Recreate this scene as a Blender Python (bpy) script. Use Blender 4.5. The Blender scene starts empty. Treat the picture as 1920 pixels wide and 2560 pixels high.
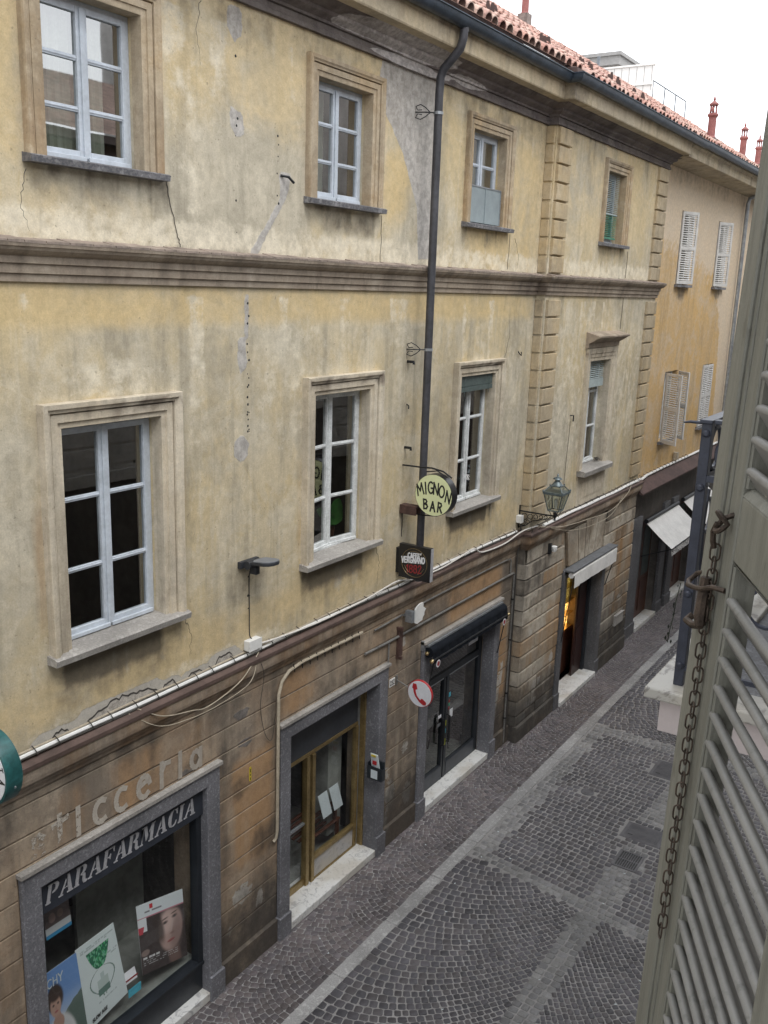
import bpy, bmesh, math, random
import numpy as np
from mathutils import Vector, Matrix
random.seed(7); RNG = np.random.default_rng(11)
R = math.radians
# ------------------------------------------------------------------ camera
scene = bpy.context.scene
C = scene.collection
CAM = Vector((0.0, -6.0, 7.47))
yaw, pitch, roll = 0.56939387, -0.237432, 0.0331261
f = Vector((math.cos(yaw)*math.cos(pitch), math.sin(yaw)*math.cos(pitch), math.sin(pitch)))
r0 = Vector((math.sin(yaw), -math.cos(yaw), 0)); u0 = r0.cross(f)
rr = math.cos(roll)*r0 + math.sin(roll)*u0; uu = -math.sin(roll)*r0 + math.cos(roll)*u0
cam = bpy.data.cameras.new('camera'); co = bpy.data.objects.new('camera', cam); C.objects.link(co)
co.matrix_world = Matrix(((rr.x, uu.x, -f.x, CAM.x), (rr.y, uu.y, -f.y, CAM.y), (rr.z, uu.z, -f.z, CAM.z), (0, 0, 0, 1)))
cam.sensor_fit = 'VERTICAL'; cam.sensor_height = 36; cam.lens = 2329.59/2560*36
cam.clip_start = 0.05; cam.clip_end = 800
scene.camera = co
# ------------------------------------------------------------------ world: overcast daylight
w = bpy.data.worlds.new('World'); scene.world = w; w.use_nodes = True
nt = w.node_tree; bg = nt.nodes['Background']
sky = nt.nodes.new('ShaderNodeTexSky'); sky.sky_type = 'NISHITA'; sky.sun_disc = False
SUN_EL, SUN_AZ = 58, 205
sky.sun_elevation = R(SUN_EL); sky.sun_rotation = R(SUN_AZ)
hs = nt.nodes.new('ShaderNodeHueSaturation'); hs.inputs['Saturation'].default_value = 0.25
mx = nt.nodes.new('ShaderNodeMix'); mx.data_type = 'RGBA'; mx.inputs[0].default_value = 0.75
nt.links.new(sky.outputs[0], hs.inputs['Color']); nt.links.new(hs.outputs[0], mx.inputs[6])
mx.inputs[7].default_value = (9.6, 9.9, 10.3, 1)      # the grey cloud layer
nt.links.new(mx.outputs[2], bg.inputs[0]); bg.inputs[1].default_value = 0.1
sun = bpy.data.lights.new('sun', 'SUN'); sun.energy = 0.6; sun.angle = R(25); sun.color = (1, .97, .93)
so = bpy.data.objects.new('sun', sun); C.objects.link(so)
sd = Vector((math.sin(R(SUN_AZ))*math.cos(R(SUN_EL)), math.cos(R(SUN_AZ))*math.cos(R(SUN_EL)), math.sin(R(SUN_EL))))
so.rotation_euler = sd.to_track_quat('Z', 'Y').to_euler(); so.location = (0, 0, 30)
scene.view_settings.view_transform = 'Standard'; scene.view_settings.look = 'None'
scene.view_settings.exposure = 1.3; scene.view_settings.gamma = 1
scene.render.engine = 'CYCLES'
scene.cycles.max_bounces = 8; scene.cycles.transparent_max_bounces = 12
scene.cycles.use_denoising = True
# ------------------------------------------------------------------ helpers
def tag(o, label=None, cat=None, group=None, kind=None):
    for k, v in (('label', label), ('category', cat), ('group', group), ('kind', kind)):
        if v: o[k] = v
    return o
def empty(name, loc=(0, 0, 0), **kw):
    o = bpy.data.objects.new(name, None); C.objects.link(o); o.location = loc; o.empty_display_size = .2
    return tag(o, **kw)
class MB:
    def __init__(s): s.v = []; s.f = []; s.m = []
    def add(s, vs, fs, m=0):
        n = len(s.v); s.v += [tuple(p) for p in vs]; s.f += [tuple(i+n for i in q) for q in fs]; s.m += [m]*len(fs); return s
    def box(s, x0, x1, y0, y1, z0, z1, m=0):
        return s.add([(x0,y0,z0),(x1,y0,z0),(x1,y1,z0),(x0,y1,z0),(x0,y0,z1),(x1,y0,z1),(x1,y1,z1),(x0,y1,z1)],
            [(0,3,2,1),(4,5,6,7),(0,1,5,4),(1,2,6,5),(2,3,7,6),(3,0,4,7)], m)
    def bbox(s, x0, x1, y0, y1, z0, z1, b=.01, m=0):
        """box with chamfered front (-Y) edges"""
        return s.add([(x0+b,y0,z0+b),(x1-b,y0,z0+b),(x1-b,y0,z1-b),(x0+b,y0,z1-b),(x0,y0+b,z0),(x1,y0+b,z0),(x1,y0+b,z1),(x0,y0+b,z1),
            (x0,y1,z0),(x1,y1,z0),(x1,y1,z1),(x0,y1,z1)],
            [(0,1,2,3),(4,5,1,0),(5,6,2,1),(6,7,3,2),(7,4,0,3),(8,9,5,4),(9,10,6,5),(10,11,7,6),(11,8,4,7),(9,8,11,10)], m)
    def quad(s, a, b, c, d, m=0): return s.add([a,b,c,d], [(0,1,2,3)], m)
    def panel(s, x0, x1, z0, z1, y, d=.1, m=0):
        nx = max(1, math.ceil((x1-x0)/d)); nz = max(1, math.ceil((z1-z0)/d)); n = len(s.v)
        for j in range(nz+1):
            for i in range(nx+1): s.v.append((x0+(x1-x0)*i/nx, y, z0+(z1-z0)*j/nz))
        for j in range(nz):
            for i in range(nx):
                a = n+j*(nx+1)+i; s.f.append((a, a+1, a+nx+2, a+nx+1)); s.m.append(m)
        return s
    def tube(s, pts, r, n=8, m=0, caps=True):
        pts = [Vector(p) for p in pts]; rings = []; up = None
        for i, p in enumerate(pts):
            t = (pts[min(i+1, len(pts)-1)]-pts[max(i-1, 0)]).normalized()
            if up is None:
                up = Vector((0,0,1)) if abs(t.z) < .9 else Vector((1,0,0))
            a = t.cross(up).normalized(); b = a.cross(t).normalized(); up = b
            rad = r[i] if isinstance(r, (list, tuple)) else r
            rings.append([p+rad*(math.cos(k*2*math.pi/n)*a+math.sin(k*2*math.pi/n)*b) for k in range(n)])
        vs = [q for g in rings for q in g]; fs = []
        for i in range(len(pts)-1):
            for k in range(n):
                k2 = (k+1) % n; fs.append((i*n+k, i*n+k2, (i+1)*n+k2, (i+1)*n+k))
        if caps: fs += [tuple(range(n-1, -1, -1)), tuple(range((len(pts)-1)*n, len(pts)*n))]
        return s.add(vs, fs, m)
    def lathe(s, c, prof, n=16, axis='z', m=0):
        """prof: (radius, height) pairs around the axis through c"""
        vs = []; fs = []
        for r_, h in prof:
            for k in range(n):
                a = 2*math.pi*k/n; p = (r_*math.cos(a), r_*math.sin(a), h)
                if axis == 'x': p = (h, r_*math.cos(a), r_*math.sin(a))
                if axis == 'y': p = (r_*math.cos(a), h, r_*math.sin(a))
                vs.append((c[0]+p[0], c[1]+p[1], c[2]+p[2]))
        for i in range(len(prof)-1):
            for k in range(n):
                k2 = (k+1) % n; fs.append((i*n+k, i*n+k2, (i+1)*n+k2, (i+1)*n+k))
        fs += [tuple(range(n-1, -1, -1)), tuple(range((len(prof)-1)*n, len(prof)*n))]
        return s.add(vs, fs, m)
    def prism(s, poly, o, ax, ay, ext, m=0):
        """polygon (2D) in the plane o + x*ax + y*ay, thickness ext (vector)"""
        o, ax, ay, ext = map(Vector, (o, ax, ay, ext)); n = len(poly)
        a = [o+x*ax+y*ay for x, y in poly]; b = [p+ext for p in a]
        return s.add(a+b, [tuple(range(n)), tuple(range(2*n-1, n-1, -1))]+[(i, i+n, (i+1) % n+n, (i+1) % n) for i in range(n)], m)
    def sweep(s, path, prof, d=None, m=0, cap=True):
        """profile (outward offset, z) along an XY path whose outward side is to the right of travel in +X"""
        P = [Vector((p[0], p[1])) for p in path]; dirs = [(P[i+1]-P[i]).normalized() for i in range(len(P)-1)]
        nrm = [Vector((t.y, -t.x)) for t in dirs]; cols = []
        for i, p in enumerate(P):
            if i == 0: o = nrm[0]
            elif i == len(P)-1: o = nrm[-1]
            else:
                o = nrm[i-1]+nrm[i]; o = o/(1+nrm[i-1].dot(nrm[i]))
            cols.append([(p.x+o.x*w_, p.y+o.y*w_, z) for w_, z in prof])
        n = len(prof)
        for i in range(len(P)-1):
            k = 1 if not d else max(1, math.ceil((P[i+1]-P[i]).length/d)); base = len(s.v)
            for j in range(k+1):
                t = j/k; s.v += [tuple(a[q]+(b[q]-a[q])*t for q in range(3)) for a, b in zip(cols[i], cols[i+1])]
            for j in range(k):
                for q in range(n-1):
                    a = base+j*n+q; s.f.append((a, a+n, a+n+1, a+1)); s.m.append(m)
        if cap:
            s.add(cols[0], [tuple(range(n))], m); s.add(cols[-1], [tuple(range(n-1, -1, -1))], m)
        return s
    def frame(s, x0, x1, z0, z1, prof, y0=0, bottom=False, d=None, m=0):
        """door/window surround: profile (width outward from opening, y) round an opening"""
        cols = []
        cs = [(x0,z0,-1,-1 if bottom else 0),(x0,z1,-1,1),(x1,z1,1,1),(x1,z0,1,-1 if bottom else 0)]
        if bottom: cs.append(cs[0])
        cols = [[(x+sx*w_, y0+y, z+sz*w_) for w_, y in prof] for x, z, sx, sz in cs]; n = len(prof)
        for i in range(len(cs)-1):
            L = math.dist(cols[i][0], cols[i+1][0]); k = 1 if not d else max(1, math.ceil(L/d)); base = len(s.v)
            for j in range(k+1):
                t = j/k; s.v += [tuple(a[q]+(b[q]-a[q])*t for q in range(3)) for a, b in zip(cols[i], cols[i+1])]
            for j in range(k):
                for q in range(n-1):
                    a = base+j*n+q; s.f.append((a, a+1, a+n+1, a+n)); s.m.append(m)
        if not bottom:
            s.add(cols[0], [tuple(range(n))], m); s.add(cols[-1], [tuple(range(n-1, -1, -1))], m)
        return s
    def build(s, name, mats, parent=None, smooth=False, paint=None, fix=False, bevel=0, **kw):
        me = bpy.data.meshes.new(name); me.from_pydata(s.v, [], s.f)
        mats = mats if isinstance(mats, (list, tuple)) else [mats]
        for x in mats: me.materials.append(M[x])
        if len(mats) > 1: me.polygons.foreach_set('material_index', s.m)
        if fix:
            b = bmesh.new(); b.from_mesh(me); bmesh.ops.recalc_face_normals(b, faces=b.faces); b.to_mesh(me); b.free()
        if smooth:
            me.polygons.foreach_set('use_smooth', [True]*len(me.polygons))
            try: me.set_sharp_from_angle(angle=R(35))
            except Exception: pass
        if paint:
            co_ = np.array(s.v, dtype=float); a, b2 = paint(co_[:, 0], co_[:, 2])
            for nm, arr in (('pa', a), ('pb', b2)):
                at = me.color_attributes.new(nm, 'FLOAT_COLOR', 'POINT')
                full = np.ones((len(co_), 4), dtype=np.float32); full[:, :3] = arr; at.data.foreach_set('color', full.ravel())
        o = bpy.data.objects.new(name, me); C.objects.link(o)
        if parent:
            o.parent = parent; o.matrix_parent_inverse = Matrix.Identity(4)
            if parent.location.length > 0 and not kw.pop('local', False): o.location = -world_loc(parent)
        if bevel:
            bm_ = o.modifiers.new('bevel', 'BEVEL'); bm_.width = bevel; bm_.segments = 2; bm_.limit_method = 'ANGLE'; bm_.angle_limit = R(40)
        return tag(o, **kw)
def world_loc(o):
    v = Vector(o.location)
    while o.parent: o = o.parent; v += Vector(o.location)
    return v
def copy_tree(o, parent=None):
    kids = [c for c in bpy.data.objects if c.parent == o]
    c = o.copy(); C.objects.link(c)
    if parent: c.parent = parent
    for k in kids: copy_tree(k, c)
    return c
def arc(cx, cy, r, a0, a1, n=10):
    return [(cx+r*math.cos(R(a0+(a1-a0)*i/n)), cy+r*math.sin(R(a0+(a1-a0)*i/n))) for i in range(n+1)]
# ------------------------------------------------------------------ materials
M = {}
class NT:
    def __init__(s, name):
        s.mat = bpy.data.materials.new(name); s.mat.use_nodes = True; M[name] = s.mat
        s.t = s.mat.node_tree; s.bsdf = s.t.nodes['Principled BSDF']; s.tc = s.t.nodes.new('ShaderNodeTexCoord').outputs['Object']
    def n(s, typ, **kw):
        x = s.t.nodes.new('ShaderNode'+typ)
        for k, v in kw.items(): setattr(x, k, v)
        return x
    def lk(s, a, b): s.t.links.new(a, b)
    def put(s, sock, v):
        if hasattr(v, 'is_output'): s.lk(v, sock)
        elif isinstance(v, (tuple, list)) and len(v) == 3 and sock.type == 'RGBA': sock.default_value = (*v, 1)
        else: sock.default_value = v
    def math(s, op, a, b=0.0, c=0.0, clamp=False):
        x = s.n('Math', operation=op, use_clamp=clamp)
        for i, v in enumerate((a, b, c)): s.put(x.inputs[i], v)
        return x.outputs[0]
    def noise(s, scale, detail=4, rough=.55, stretch=None, seed=0, dist=0.0):
        x = s.n('TexNoise'); v = s.tc
        mp = s.n('Mapping'); mp.inputs['Location'].default_value = (seed*3.7, seed*1.3, seed*5.1)
        if stretch: mp.inputs['Scale'].default_value = stretch
        s.lk(v, mp.inputs[0]); s.lk(mp.outputs[0], x.inputs['Vector'])
        x.inputs['Scale'].default_value = scale; x.inputs['Detail'].default_value = detail; x.inputs['Roughness'].default_value = rough
        x.inputs['Distortion'].default_value = dist
        return x.outputs[0]
    def ss(s, v, a, b, lo=0.0, hi=1.0):
        x = s.n('MapRange', interpolation_type='SMOOTHSTEP')
        s.put(x.inputs[0], v); x.inputs[1].default_value = a; x.inputs[2].default_value = b; x.inputs[3].default_value = lo; x.inputs[4].default_value = hi
        return x.outputs[0]
    def mix(s, fac, a, b, mode='MIX'):
        x = s.n('Mix', data_type='RGBA', blend_type=mode); s.put(x.inputs[0], fac); s.put(x.inputs[6], a); s.put(x.inputs[7], b); return x.outputs[2]
    def attr(s, name):
        x = s.n('Attribute', attribute_name=name); sp = s.n('SeparateColor'); s.lk(x.outputs['Color'], sp.inputs[0]); return sp.outputs
    def bump(s, h, strength=.3, dist=.01):
        b = s.n('Bump'); b.inputs['Strength'].default_value = strength; b.inputs['Distance'].default_value = dist
        s.put(b.inputs['Height'], h); s.lk(b.outputs[0], s.bsdf.inputs['Normal'])
    def out(s, col, rough=.85, metal=0.0, spec=None):
        s.put(s.bsdf.inputs['Base Color'], col); s.put(s.bsdf.inputs['Roughness'], rough); s.put(s.bsdf.inputs['Metallic'], metal)
        if spec is not None: s.bsdf.inputs['Specular IOR Level'].default_value = spec
        return s.mat
def simple(name, col, rough=.6, metal=0, var=.15, scale=8, spec=None, bump=0):
    m = NT(name); n1 = m.noise(scale, 5, .6); n2 = m.noise(scale*6, 3, .6, seed=2)
    k = m.ss(n1, .25, .75, 1-var, 1+var); k2 = m.ss(n2, .3, .7, 1-var*.5, 1+var*.5)
    c = m.mix(1.0, col, m.math('MULTIPLY', k, k2), 'MULTIPLY')
    if bump: m.bump(n2, bump, .004)
    return m.out(c, rough, metal, spec)
def stucco(name, A, B, P, ochre, patch=(.30,.29,.28), soot=(.10,.085,.065), rust=(.40,.23,.10), bump=.25, streak=1.0, rough=.92, pvar=.18):
    m = NT(name); a = m.attr('pa'); b = m.attr('pb')
    n1 = m.noise(.55, 6, .62, seed=1); n2 = m.noise(2.2, 6, .65, seed=2, dist=.6); n3 = m.noise(14, 5, .65, seed=3)
    nv = m.noise(3.2, 4, .6, stretch=(1, 1, .13), seed=4); nf = m.noise(70, 3, .6, seed=5); nm = m.noise(6.5, 5, .65, seed=6)
    c = m.mix(m.ss(n1, .38, .62), A, B)
    c = m.mix(m.math('MULTIPLY', m.ss(n2, .46, .66), .55), c, P)
    n5 = m.noise(1.3, 9, .72, seed=14, dist=.5); n6 = m.noise(.55, 9, .72, seed=17, stretch=(1, 1, .5))
    c = m.mix(m.math('MULTIPLY', m.ss(n5, .52, .545), .30), c, P); c = m.mix(m.math('MULTIPLY', m.ss(n6, .53, .60), .42), c, tuple(x*.72 for x in B))
    nw = m.noise(9, 4, .6, stretch=(1, 1, .05), seed=19); c = m.mix(m.math('MULTIPLY', m.ss(nw, .55, .75), .30*streak), c, tuple(x*.6 for x in B)); c = m.mix(m.math('MULTIPLY', m.ss(nw, .45, .28), .22*streak), c, P)
    c = m.mix(m.math('MULTIPLY', m.ss(nv, .48, .72), .45*streak), c, tuple(x*.66 for x in B))
    c = m.mix(m.math('MULTIPLY', m.ss(m.math('ADD', b[0], m.math('MULTIPLY', m.math('SUBTRACT', n2, .5), .9)), .15, .75), .85), c, ochre)
    c = m.mix(m.math('MULTIPLY', m.ss(m.math('ADD', b[1], m.math('MULTIPLY', m.math('SUBTRACT', nm, .5), 1.3)), .25, .7), .8), c, tuple(min(1, x*1.12+.03) for x in P))
    c = m.mix(m.math('MULTIPLY', m.ss(m.math('ADD', b[2], m.math('MULTIPLY', m.math('SUBTRACT', nv, .5), 1.2)), .25, .8), .8), c, rust)
    # mended render, with a hard ragged edge
    pf = m.ss(m.math('ADD', a[0], m.math('MULTIPLY', m.math('SUBTRACT', nm, .5), .32)), .48, .53)
    pc = m.mix(m.ss(n3, .35, .65), tuple(x*(1-pvar) for x in patch), tuple(x*(1+pvar) for x in patch))
    c = m.mix(m.math('MULTIPLY', pf, .88), c, pc)
    # broken away plaster: lighter mortar
    bf = m.ss(m.math('ADD', a[2], m.math('MULTIPLY', m.math('SUBTRACT', n3, .5), .6)), .48, .53)
    c = m.mix(bf, c, (.46, .43, .38))
    # soot, damp and other dark tone, streaky soft edge
    sn = m.math('ADD', m.math('MULTIPLY', m.math('SUBTRACT', nv, .5), .8), m.math('MULTIPLY', m.math('SUBTRACT', nm, .5), .9))
    sf = m.ss(m.math('ADD', a[1], m.math('MULTIPLY', sn, m.ss(a[1], 0, .25))), .12, .95)
    c = m.mix(m.math('MULTIPLY', sf, .88), c, soot)
    spk = m.ss(m.noise(26, 2, .5, seed=8), .70, .76)
    c = m.mix(m.math('MULTIPLY', spk, .35), c, soot)
    c = m.mix(1.0, c, m.math('MULTIPLY', m.ss(n3, .2, .8, .88, 1.12), m.ss(nf, .2, .8, .9, 1.1)), 'MULTIPLY')
    h = m.math('ADD', m.math('MULTIPLY', nf, .35), m.math('ADD', m.math('MULTIPLY', n3, .8), m.math('MULTIPLY', m.math('SUBTRACT', pf, bf), .5)))
    m.bump(h, bump, .012)
    return m.out(c, rough, 0, .2)
OCH = (.56, .42, .21)
stucco('plaster', (.545, .445, .275), (.445, .40, .31), (.62, .56, .44), (.60,.45,.225), patch=(.42,.40,.38), pvar=.13, streak=1.4, bump=.35)
stucco('trim_plaster', (.55, .475, .36), (.44, .385, .30), (.64, .575, .465), (.50, .37, .22), soot=(.13,.10,.08), bump=.2, streak=1.5)
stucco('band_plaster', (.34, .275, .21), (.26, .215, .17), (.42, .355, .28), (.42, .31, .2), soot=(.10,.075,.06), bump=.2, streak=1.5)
stucco('trim_ochre', (.42, .315, .195), (.33, .27, .195), (.50, .42, .31), (.46, .34, .19), bump=.2, streak=1.6)
stucco('quoin_plaster', (.50, .385, .225), (.40, .33, .23), (.50, .42, .30), (.55, .38, .2), bump=.2)
stucco('cornice_dark', (.165, .14, .13), (.115, .10, .10), (.22, .195, .18), (.2,.16,.12), patch=(.46,.43,.41), bump=.5, streak=1.5)
stucco('fascia', (.52, .43, .29), (.42, .36, .27), (.56, .49, .36), (.5, .4, .25), soot=(.07,.06,.06), bump=.1)
stucco('rustic', (.315, .232, .16), (.215, .18, .145), (.41, .335, .25), (.42, .285, .17), patch=(.15,.14,.135), soot=(.062,.055,.049), rust=(.39,.24,.125), bump=.45, streak=1.3)
stucco('rustic_bay', (.32, .255, .18), (.225, .195, .16), (.43, .385, .315), (.40, .28, .165), patch=(.12,.115,.11), soot=(.045,.042,.04), rust=(.36,.22,.11), bump=.5, streak=1.2)
stucco('far_plaster', (.62, .41, .175), (.56, .39, .20), (.56, .47, .36), (.64, .39, .15), bump=.12)
stucco('far_beige', (.50, .45, .37), (.44, .40, .35), (.54, .49, .42), OCH, bump=.12)
stucco('far_base', (.105, .095, .085), (.08, .072, .066), (.14, .125, .11), (.12,.1,.08), bump=.3)
stucco('near_plaster', (.46, .45, .43), (.38, .37, .35), (.54, .52, .50), (.35,.3,.25), bump=.2)
def granite(name, a=(.165,.165,.18), b=(.115,.115,.125), c3=(.225,.225,.24), scale=90):
    m = NT(name); n1 = m.noise(scale, 3, .7); n2 = m.noise(1.6, 5, .6, seed=3); n3 = m.noise(scale*.35, 2, .6, seed=5)
    c = m.mix(m.ss(n1, .42, .58), b, a); c = m.mix(m.ss(n3, .56, .64), c, c3)
    c = m.mix(1.0, c, m.ss(n2, .25, .75, .72, 1.22), 'MULTIPLY'); m.bump(n1, .25, .003)
    return m.out(c, .62)
granite('granite'); granite('granite_dark', (.115,.115,.12), (.08,.08,.085), (.15,.15,.16)); granite('kerb_stone', (.33,.325,.32), (.26,.255,.25), (.40,.395,.39), 60)
granite('sill_stone', (.335,.315,.29), (.27,.255,.235), (.38,.36,.335), 60); granite('sill_dark', (.185,.18,.185), (.11,.11,.12), (.26,.255,.26), 40)
def marble(name, a=(.68,.68,.66), b=(.42,.42,.42)):
    m = NT(name); n1 = m.noise(7, 8, .72, dist=1.6); n2 = m.noise(1.7, 4, .6, seed=3)
    c = m.mix(m.ss(n1, .52, .62), a, b); c = m.mix(m.math('MULTIPLY', m.ss(n2, .45, .65), .6), c, (.46, .42, .35)); c = m.mix(m.math('MULTIPLY', m.ss(m.noise(22, 6, .75, seed=9), .55, .7), .5), c, (.25, .235, .215)); return m.out(c, .5)
marble('marble'); marble('cap_marble', (.40,.385,.35), (.20,.185,.17)); marble('marble_grey', (.40,.39,.385), (.27,.26,.26))
simple('window_paint', (.49, .535, .59), .5, var=.12, scale=5, bump=.15)
simple('window_paint_old', (.60, .62, .62), .6, var=.2, scale=9, bump=.25)
simple('gutter_metal', (.045, .062, .085), .42, .3, var=.35, scale=4)
simple('pipe_metal', (.055, .055, .062), .5, .2, var=.3, scale=3)
simple('zinc', (.33, .35, .37), .4, .6, var=.2)
simple('coping_pink', (.255,.205,.17), .8, 0, var=.3, scale=5)
simple('canopy_brown', (.075, .045, .04), .85, 0, var=.3, scale=3)
simple('flashing_brown', (.10, .066, .055), .8, 0, var=.25, scale=3)
simple('iron_dark', (.018, .019, .021), .5, .4, var=.3)
simple('iron_blue', (.036, .040, .056), .42, .25, var=.18, scale=20, bump=.1)
simple('chain_iron', (.062, .045, .034), .6, .6, var=.5, scale=60, bump=.3)
simple('lantern_green', (.12, .15, .16), .4, .4, var=.3, scale=20)
simple('black_frame', (.022, .026, .032), .35, .1, var=.2)
simple('slate_panel', (.05, .055, .065), .45, 0, var=.2, scale=3)
simple('dark_sign', (.028, .033, .045), .5, 0, var=.15)
simple('silver_letter', (.42, .42, .44), .4, .2, var=.2, scale=20)
simple('brass', (.30, .22, .10), .38, .6, var=.25, scale=6)
simple('brass_bright', (.60, .47, .25), .25, .9, var=.1)
simple('black_cloth', (.010, .012, .016), .9, 0, var=.3, scale=5, spec=.1)
simple('white_cloth', (.68, .67, .65), .85, 0, var=.1, scale=3)
simple('grey_metal', (.16, .17, .185), .45, .3, var=.2)
simple('plastic_white', (.72, .72, .70), .45, 0, var=.06)
simple('cable_white', (.62, .60, .56), .5, 0, var=.12, scale=20)
simple('cable_dark', (.05, .045, .04), .6, 0, var=.3)
simple('cable_beige', (.38, .33, .25), .6, 0, var=.2)
simple('conduit', (.17, .165, .155), .5, .2, var=.3, scale=6)
simple('sign_cream', (.72, .76, .44), .4, 0, var=.04)
simple('sign_white', (.72, .73, .76), .35, 0, var=.05)
simple('sign_black', (.012, .012, .014), .3, 0, var=.1)
simple('ink', (.012, .013, .012), .5, 0, var=.05)
simple('red_paint', (.42, .025, .03), .4, 0, var=.1); simple('red_dull', (.26, .02, .025), .45, 0, var=.1)
simple('gold_line', (.28, .20, .09), .4, .3, var=.1)
simple('green_sign', (.018, .085, .085), .38, 0, var=.3, scale=6)
simple('rust_red', (.075, .04, .032), .7, 0, var=.4, scale=12)
simple('wood_brown', (.085, .032, .018), .5, 0, var=.35, scale=4)
simple('door_red', (.032, .012, .010), .45, 0, var=.3)
simple('interior', (.06, .056, .053), .9, 0, var=.3, scale=1.5)
simple('interior_red', (.05, .016, .013), .9, 0, var=.3, scale=1.5)
simple('interior_light', (.24, .25, .23), .8, 0, var=.3, scale=1.2)
simple('curtain', (.62, .64, .55), .9, 0, var=.1)
simple('blind_grey', (.36, .42, .42), .6, 0, var=.12); simple('blind_green', (.06, .22, .15), .55, 0, var=.2); simple('blind_dark', (.075, .10, .095), .55, 0, var=.2)
simple('frosted', (.25, .295, .31), .35, 0, var=.12, scale=2)
simple('shutter_far', (.60, .59, .57), .6, 0, var=.1)
simple('lamp_grey', (.20, .215, .24), .45, .3, var=.1); simple('lamp_dark', (.035, .038, .045), .5, .2, var=.15)
simple('pink_render', (.50, .44, .43), .9, 0, var=.05, bump=.2)
simple('white_house', (.80, .76, .72), .9, 0, var=.04); simple('house_slab', (.30, .29, .28), .9, 0, var=.1)
simple('paper', (.58, .64, .66), .7, 0, var=.04); simple('yellow_label', (.55, .43, .03), .5); simple('cyan_print', (.08, .42, .55), .5); simple('green_print', (.05, .30, .18), .5); simple('lime_print', (.45, .50, .04), .5)
simple('leaf_green', (.02, .12, .015), .4, var=.3, scale=6); simple('leaf_dark', (.02, .028, .015), .6, var=.4, scale=20)
simple('chimney_red', (.27, .105, .095), .8, 0, var=.2, scale=5, bump=.2); simple('chimney_grey', (.20, .165, .15), .9, 0, var=.3)
m = NT('roof_tile'); n1 = m.noise(3.5, 4, .6); n2 = m.noise(30, 4, .65, seed=3); at = m.attr('pa')
c = m.mix(at[0], (.46, .255, .20), (.29, .145, .12)); c = m.mix(m.math('MULTIPLY', at[1], .8), c, (.54, .42, .35)); c = m.mix(m.ss(n1, .58, .76), c, (.24, .17, .15))
c = m.mix(1., c, m.ss(n2, .25, .75, .75, 1.2), 'MULTIPLY'); m.bump(n2, .3, .006); m.out(c, .85)
simple('near_tile', (.24,.17,.14), .9, 0, var=.5, scale=5)
m = NT('tile_broken'); m.out((.07, .045, .04), .9)
# louvred shutter paint: grey-green, worn
m = NT('shutter_paint'); ng = m.noise(55, 5, .65, stretch=(1,1,.05), seed=31); n1 = m.noise(3, 5, .6, stretch=(1,1,.3)); n2 = m.noise(90, 4, .6, seed=2); n3 = m.noise(30, 5, .7, seed=7, stretch=(1,1,.4)); n4 = m.noise(9, 5, .7, seed=9, stretch=(1,1,.25))
c = m.mix(m.ss(n1, .3, .7), (.135, .132, .108), (.18, .176, .148)); c = m.mix(m.math('MULTIPLY', m.ss(n3, .56, .68), .6), c, (.085, .08, .062)); c = m.mix(m.ss(n4, .68, .72), c, (.36, .345, .28))
c = m.mix(1.0, c, m.ss(ng, .3, .7, .84, 1.14), 'MULTIPLY'); m.bump(m.math('ADD', m.math('MULTIPLY', ng, 2.0), m.math('ADD', n2, m.math('MULTIPLY', n3, 1.5))), .38, .003); m.out(c, .55)
m = NT('slat_paint'); n1 = m.noise(6, 5, .6); n2 = m.noise(60, 4, .6, seed=2); n4 = m.noise(14, 5, .72, seed=9)
c = m.mix(m.ss(n1, .3, .7), (.150, .146, .136), (.205, .200, .188)); c = m.mix(m.math('MULTIPLY', m.ss(m.noise(38, 5, .7, seed=13), .55, .68), .6), c, (.10, .10, .092)); c = m.mix(m.ss(n4, .655, .685), c, (.44, .41, .33)); m.bump(m.math('ADD', n2, n4), .3, .003); m.out(c, .48)
def glass(name, tint=(.55,.58,.58), base=.05, rough=.02, gain=1.0, ior=1.5):
    m = NT(name); lw = m.n('LayerWeight'); lw.inputs[0].default_value = .5; f0 = ((ior-1)/(ior+1))**2; frv = m.math('MULTIPLY_ADD', m.math('POWER', lw.outputs['Facing'], 5.0), 1-f0, f0)
    nz = m.noise(1.3, 2, .4); b = m.n('Bump'); b.inputs['Strength'].default_value = .05; b.inputs['Distance'].default_value = .02; m.lk(nz, b.inputs['Height'])
    g = m.n('BsdfGlossy'); g.inputs['Roughness'].default_value = rough; m.lk(b.outputs[0], g.inputs['Normal'])
    t = m.n('BsdfTransparent'); t.inputs[0].default_value = (*tint, 1)
    ms = m.n('MixShader'); m.lk(m.math('MULTIPLY_ADD', frv, gain, base, clamp=True), ms.inputs[0]); m.lk(t.outputs[0], ms.inputs[1]); m.lk(g.outputs[0], ms.inputs[2])
    m.lk(ms.outputs[0], m.t.nodes['Material Output'].inputs[0])
glass('glass', (.72,.75,.74), .13, gain=1.7); glass('glass_upper', (.62,.65,.63), .30, gain=1.6); glass('glass_shop', (.97,.99,.99), .03, ior=1.35); glass('lantern_glass', (.78,.82,.78), .10)
def emis(name, col, s, noise=True, sc=9):
    m = NT(name); e = m.n('Emission'); e.inputs[1].default_value = s
    if noise:
        n1 = m.noise(sc, 5, .7, dist=1.0); m.lk(m.mix(m.ss(n1, .44, .60), (.05, .02, .004), col), e.inputs[0])
    else: e.inputs[0].default_value = (*col, 1)
    m.lk(e.outputs[0], m.t.nodes['Material Output'].inputs[0])
emis('lit_shelf', (1.0, .50, .12), 1.9, sc=30); emis('dim_gold', (.42, .32, .08), .5, sc=40); emis('lit_plain', (1.0, .66, .22), 3.0, False)
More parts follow.
